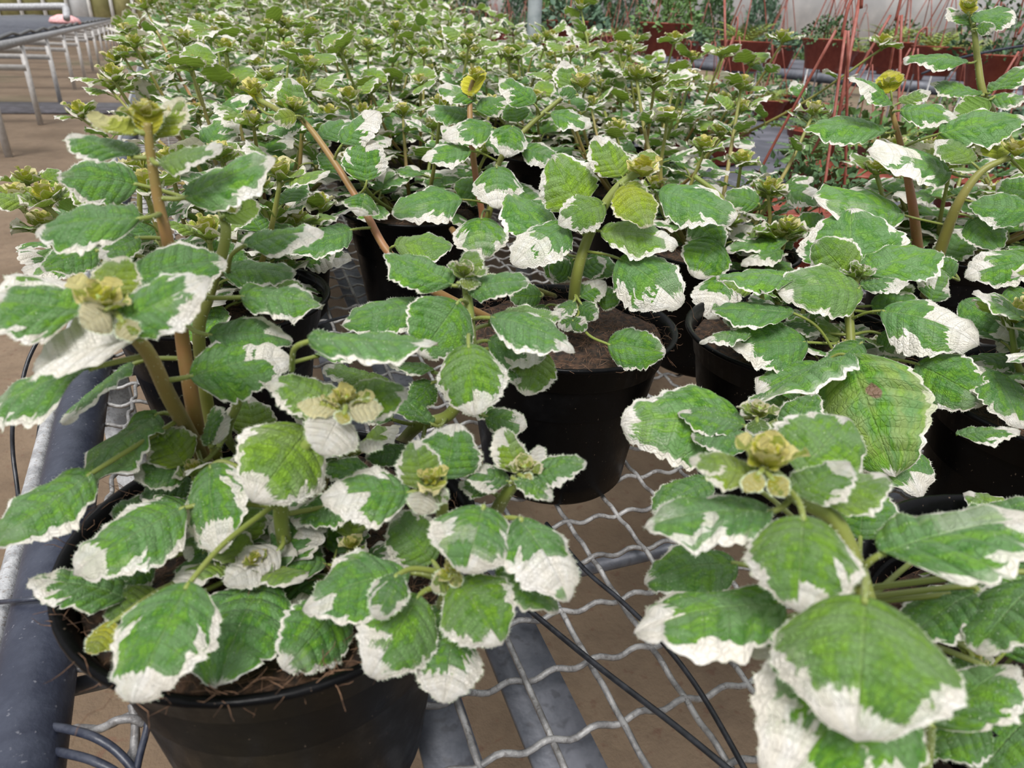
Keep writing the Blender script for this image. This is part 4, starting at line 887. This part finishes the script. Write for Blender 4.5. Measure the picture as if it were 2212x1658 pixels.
for (x, y, d, lab, fol, sc) in ((1790, 84, 3.1, 'terracotta hanging pot holding a clipped dark green mound', ('m', 0), 1.0), (2028, 100, 2.9, 'terracotta hanging pot beside the tall right stem, fern spilling over', ('f', 0), .9), (1610, 88, 3.3, 'terracotta hanging pot with pale fern left of the mound', ('f', 0), 1.05),
        (1440, 50, 3.5, 'terracotta hanging pot right of the grey post, further one', ('m', 1), 1.2), (1235, 45, 3.6, 'terracotta hanging pot directly right of the grey post', ('m', 2), 1.2), (1930, 90, 3.2, 'terracotta hanging pot under the yellow-green fern', ('f', 0), .9), (2160, 118, 2.7, 'dark red hanging pot at the right picture edge', ('m', 3), 1.1)):
    o = hpot(x, y, d, lab, fol, sc=sc, rot=x*.1)
    z = o.location.z
    # wire stand that carries the pot above the bench
    mb = MB(); base = (-.02 if o.location.x < 3.6 else .22)-z
    for kk in range(3):
        a = 2*math.pi*kk/3; tube(mb, [(.08*math.cos(a), .08*math.sin(a), .0), (.10*math.cos(a), .10*math.sin(a), base/sc)], .004, 6)
    link('stand', mb.mesh('stand', [MAT['rail']], attrs=False), o)
# long hanger strand in front
mb = MB(); tube(mb, [at(1858, -10, 1.25), at(1828, 160, 1.28), at(1796, 338, 1.33)], .0032, 8); tag(link('hanger_strand', mb.mesh('hanger_strand', [hang_m], attrs=False)), 'long straight red-brown hanger strand crossing in front of the far pots', 'hanger')
mb = MB(); tube(mb, [at(1565, -10, 1.9), at(1567, 128, 1.9)], .0034, 8); tag(link('hanger_strand', mb.mesh('hanger_strand', [hang_m], attrs=False)), 'upright red-brown strand above the plants right of top centre', 'hanger')
cable('hanging_cable', [at(2240, 96, 1.9), at(2190, 102, 1.95), at(2120, 115, 2.0), at(2060, 130, 2.05), at(1990, 160, 2.1)], .0035, MAT['cable_blue'], 'blue-grey cable sagging behind the tall right stem')

# ------------------------------------------------------------------ empty bench on the far left
white = simple('white_leg_paint', (.50, .48, .46), .5, nscale=30, col2=(.62, .60, .58), world=True)
CX, CW = -1.24, 2.4
lb = thing('empty_bench', (CX-CW/2, 8, GZ), 'empty wire-topped bench with pale square legs on the far left', 'bench')
def lpart(name, c, s, m):
    mb = MB(); box(mb, (c[0]-(CX-CW/2), c[1]-8, c[2]-GZ), s); return link(name, mb.mesh(name, [m], attrs=False), lb)
BZ = .10
lpart('side_rail', (CX, 18.5, BZ-.02), (.03, 25, .07), MAT['rail']); lpart('side_rail', (CX-CW, 18.5, BZ-.02), (.03, 25, .10), MAT['rail'])
mb = MB(); rg = random.Random(4)
for i in range(250): tube(mb, [(CW/2, i*.1-2, BZ-GZ+.02), (-CW/2, i*.1-2, BZ-GZ+.02)], .006, 4)
for i in range(26): tube(mb, [(-CW/2+i*.095, -2, BZ-GZ+.024), (-CW/2+i*.095, 23, BZ-GZ+.024)], .006, 4)
tag(link('wire_mesh', mb.mesh('wire_mesh', [MAT['bar']], attrs=False), lb), kind='stuff')
mb = MB(); tube(mb, [(CX-.02-(CX-CW/2), -2+i*.4, BZ-GZ+.045+.015*math.sin(i*2.1)) for i in range(62)], .016, 6); link('edge_cable', mb.mesh('edge_cable', [MAT['cable']], attrs=False), lb)
for j in range(12):
    y = 7.0+j*2.0
    for x in (CX, CX-CW): lpart('leg', (x, y, (GZ+BZ-.06)/2), (.048, .048, BZ-GZ-.06), white)
    lpart('cross_rail', (CX-CW/2, y, -.16), (CW, .05, .055), white); lpart('cross_rail', (CX-CW/2, y, 0), (CW, .05, .06), white)
# pipe rail behind it
mb = MB(); P = [at(-80, 16, 9.5), at(60, 15, 9.5), at(132, 14, 9.5), at(142, 18, 9.5), at(144, 40, 9.4)]; tube(mb, catmull(P, 6), .045, 12); tag(link('pipe_rail', mb.mesh('pipe_rail', [MAT['rail']], attrs=False)), 'grey pipe rail with a bent end above the empty bench', 'pipe')
mb = MB(); P0 = onz(140, 44, BZ+.085); V = []
lathe(mb, [(0, .10), (.10, .09), (.22, .04), (.26, -.02), (.24, -.05), (0, -.05)], 14, c=tuple(P0)); tag(link('cloth_bundle', mb.mesh('cloth_bundle', [simple('pale_red_cloth', (.62, .33, .33), .8, nscale=30, world=True)], attrs=False)), 'pale red cloth bundle lying on the empty bench', 'cloth')

# tall dark shrubs standing on the ground behind the benches
SH = [mound_mesh(60+i, R=.5, H=.75, n=1500, L=.075, mats=[dk[[0, 3, 1][i]]]) for i in range(3)]
stick = MB(); tube(stick, [(0, 0, 0), (.01, 0, .6)], .02, 8); tube(stick, [(0, 0, .4), (.2, .05, .9)], .012, 6); tube(stick, [(0, 0, .4), (-.2, .08, .9)], .012, 6); STK = stick.mesh('stem', [MAT['stem']])
rg = random.Random(77)
for i in range(22):
    k_ = 2.0 if i < 14 else .98
    o = thing('shrub', (2.0+i*.82+rg.uniform(-.15, .15), 20-i*.46+rg.uniform(-.2, .2), GZ), 'dark green shrub standing behind the far benches', 'shrub', 'dark shrubs behind the far benches')
    f = link('foliage', SH[i % 3], o, loc=(0, 0, .35*k_)); tag(f, kind='stuff'); f.scale = (.85, .85, k_*rg.uniform(.92, 1.15)); link('stem', STK, o)
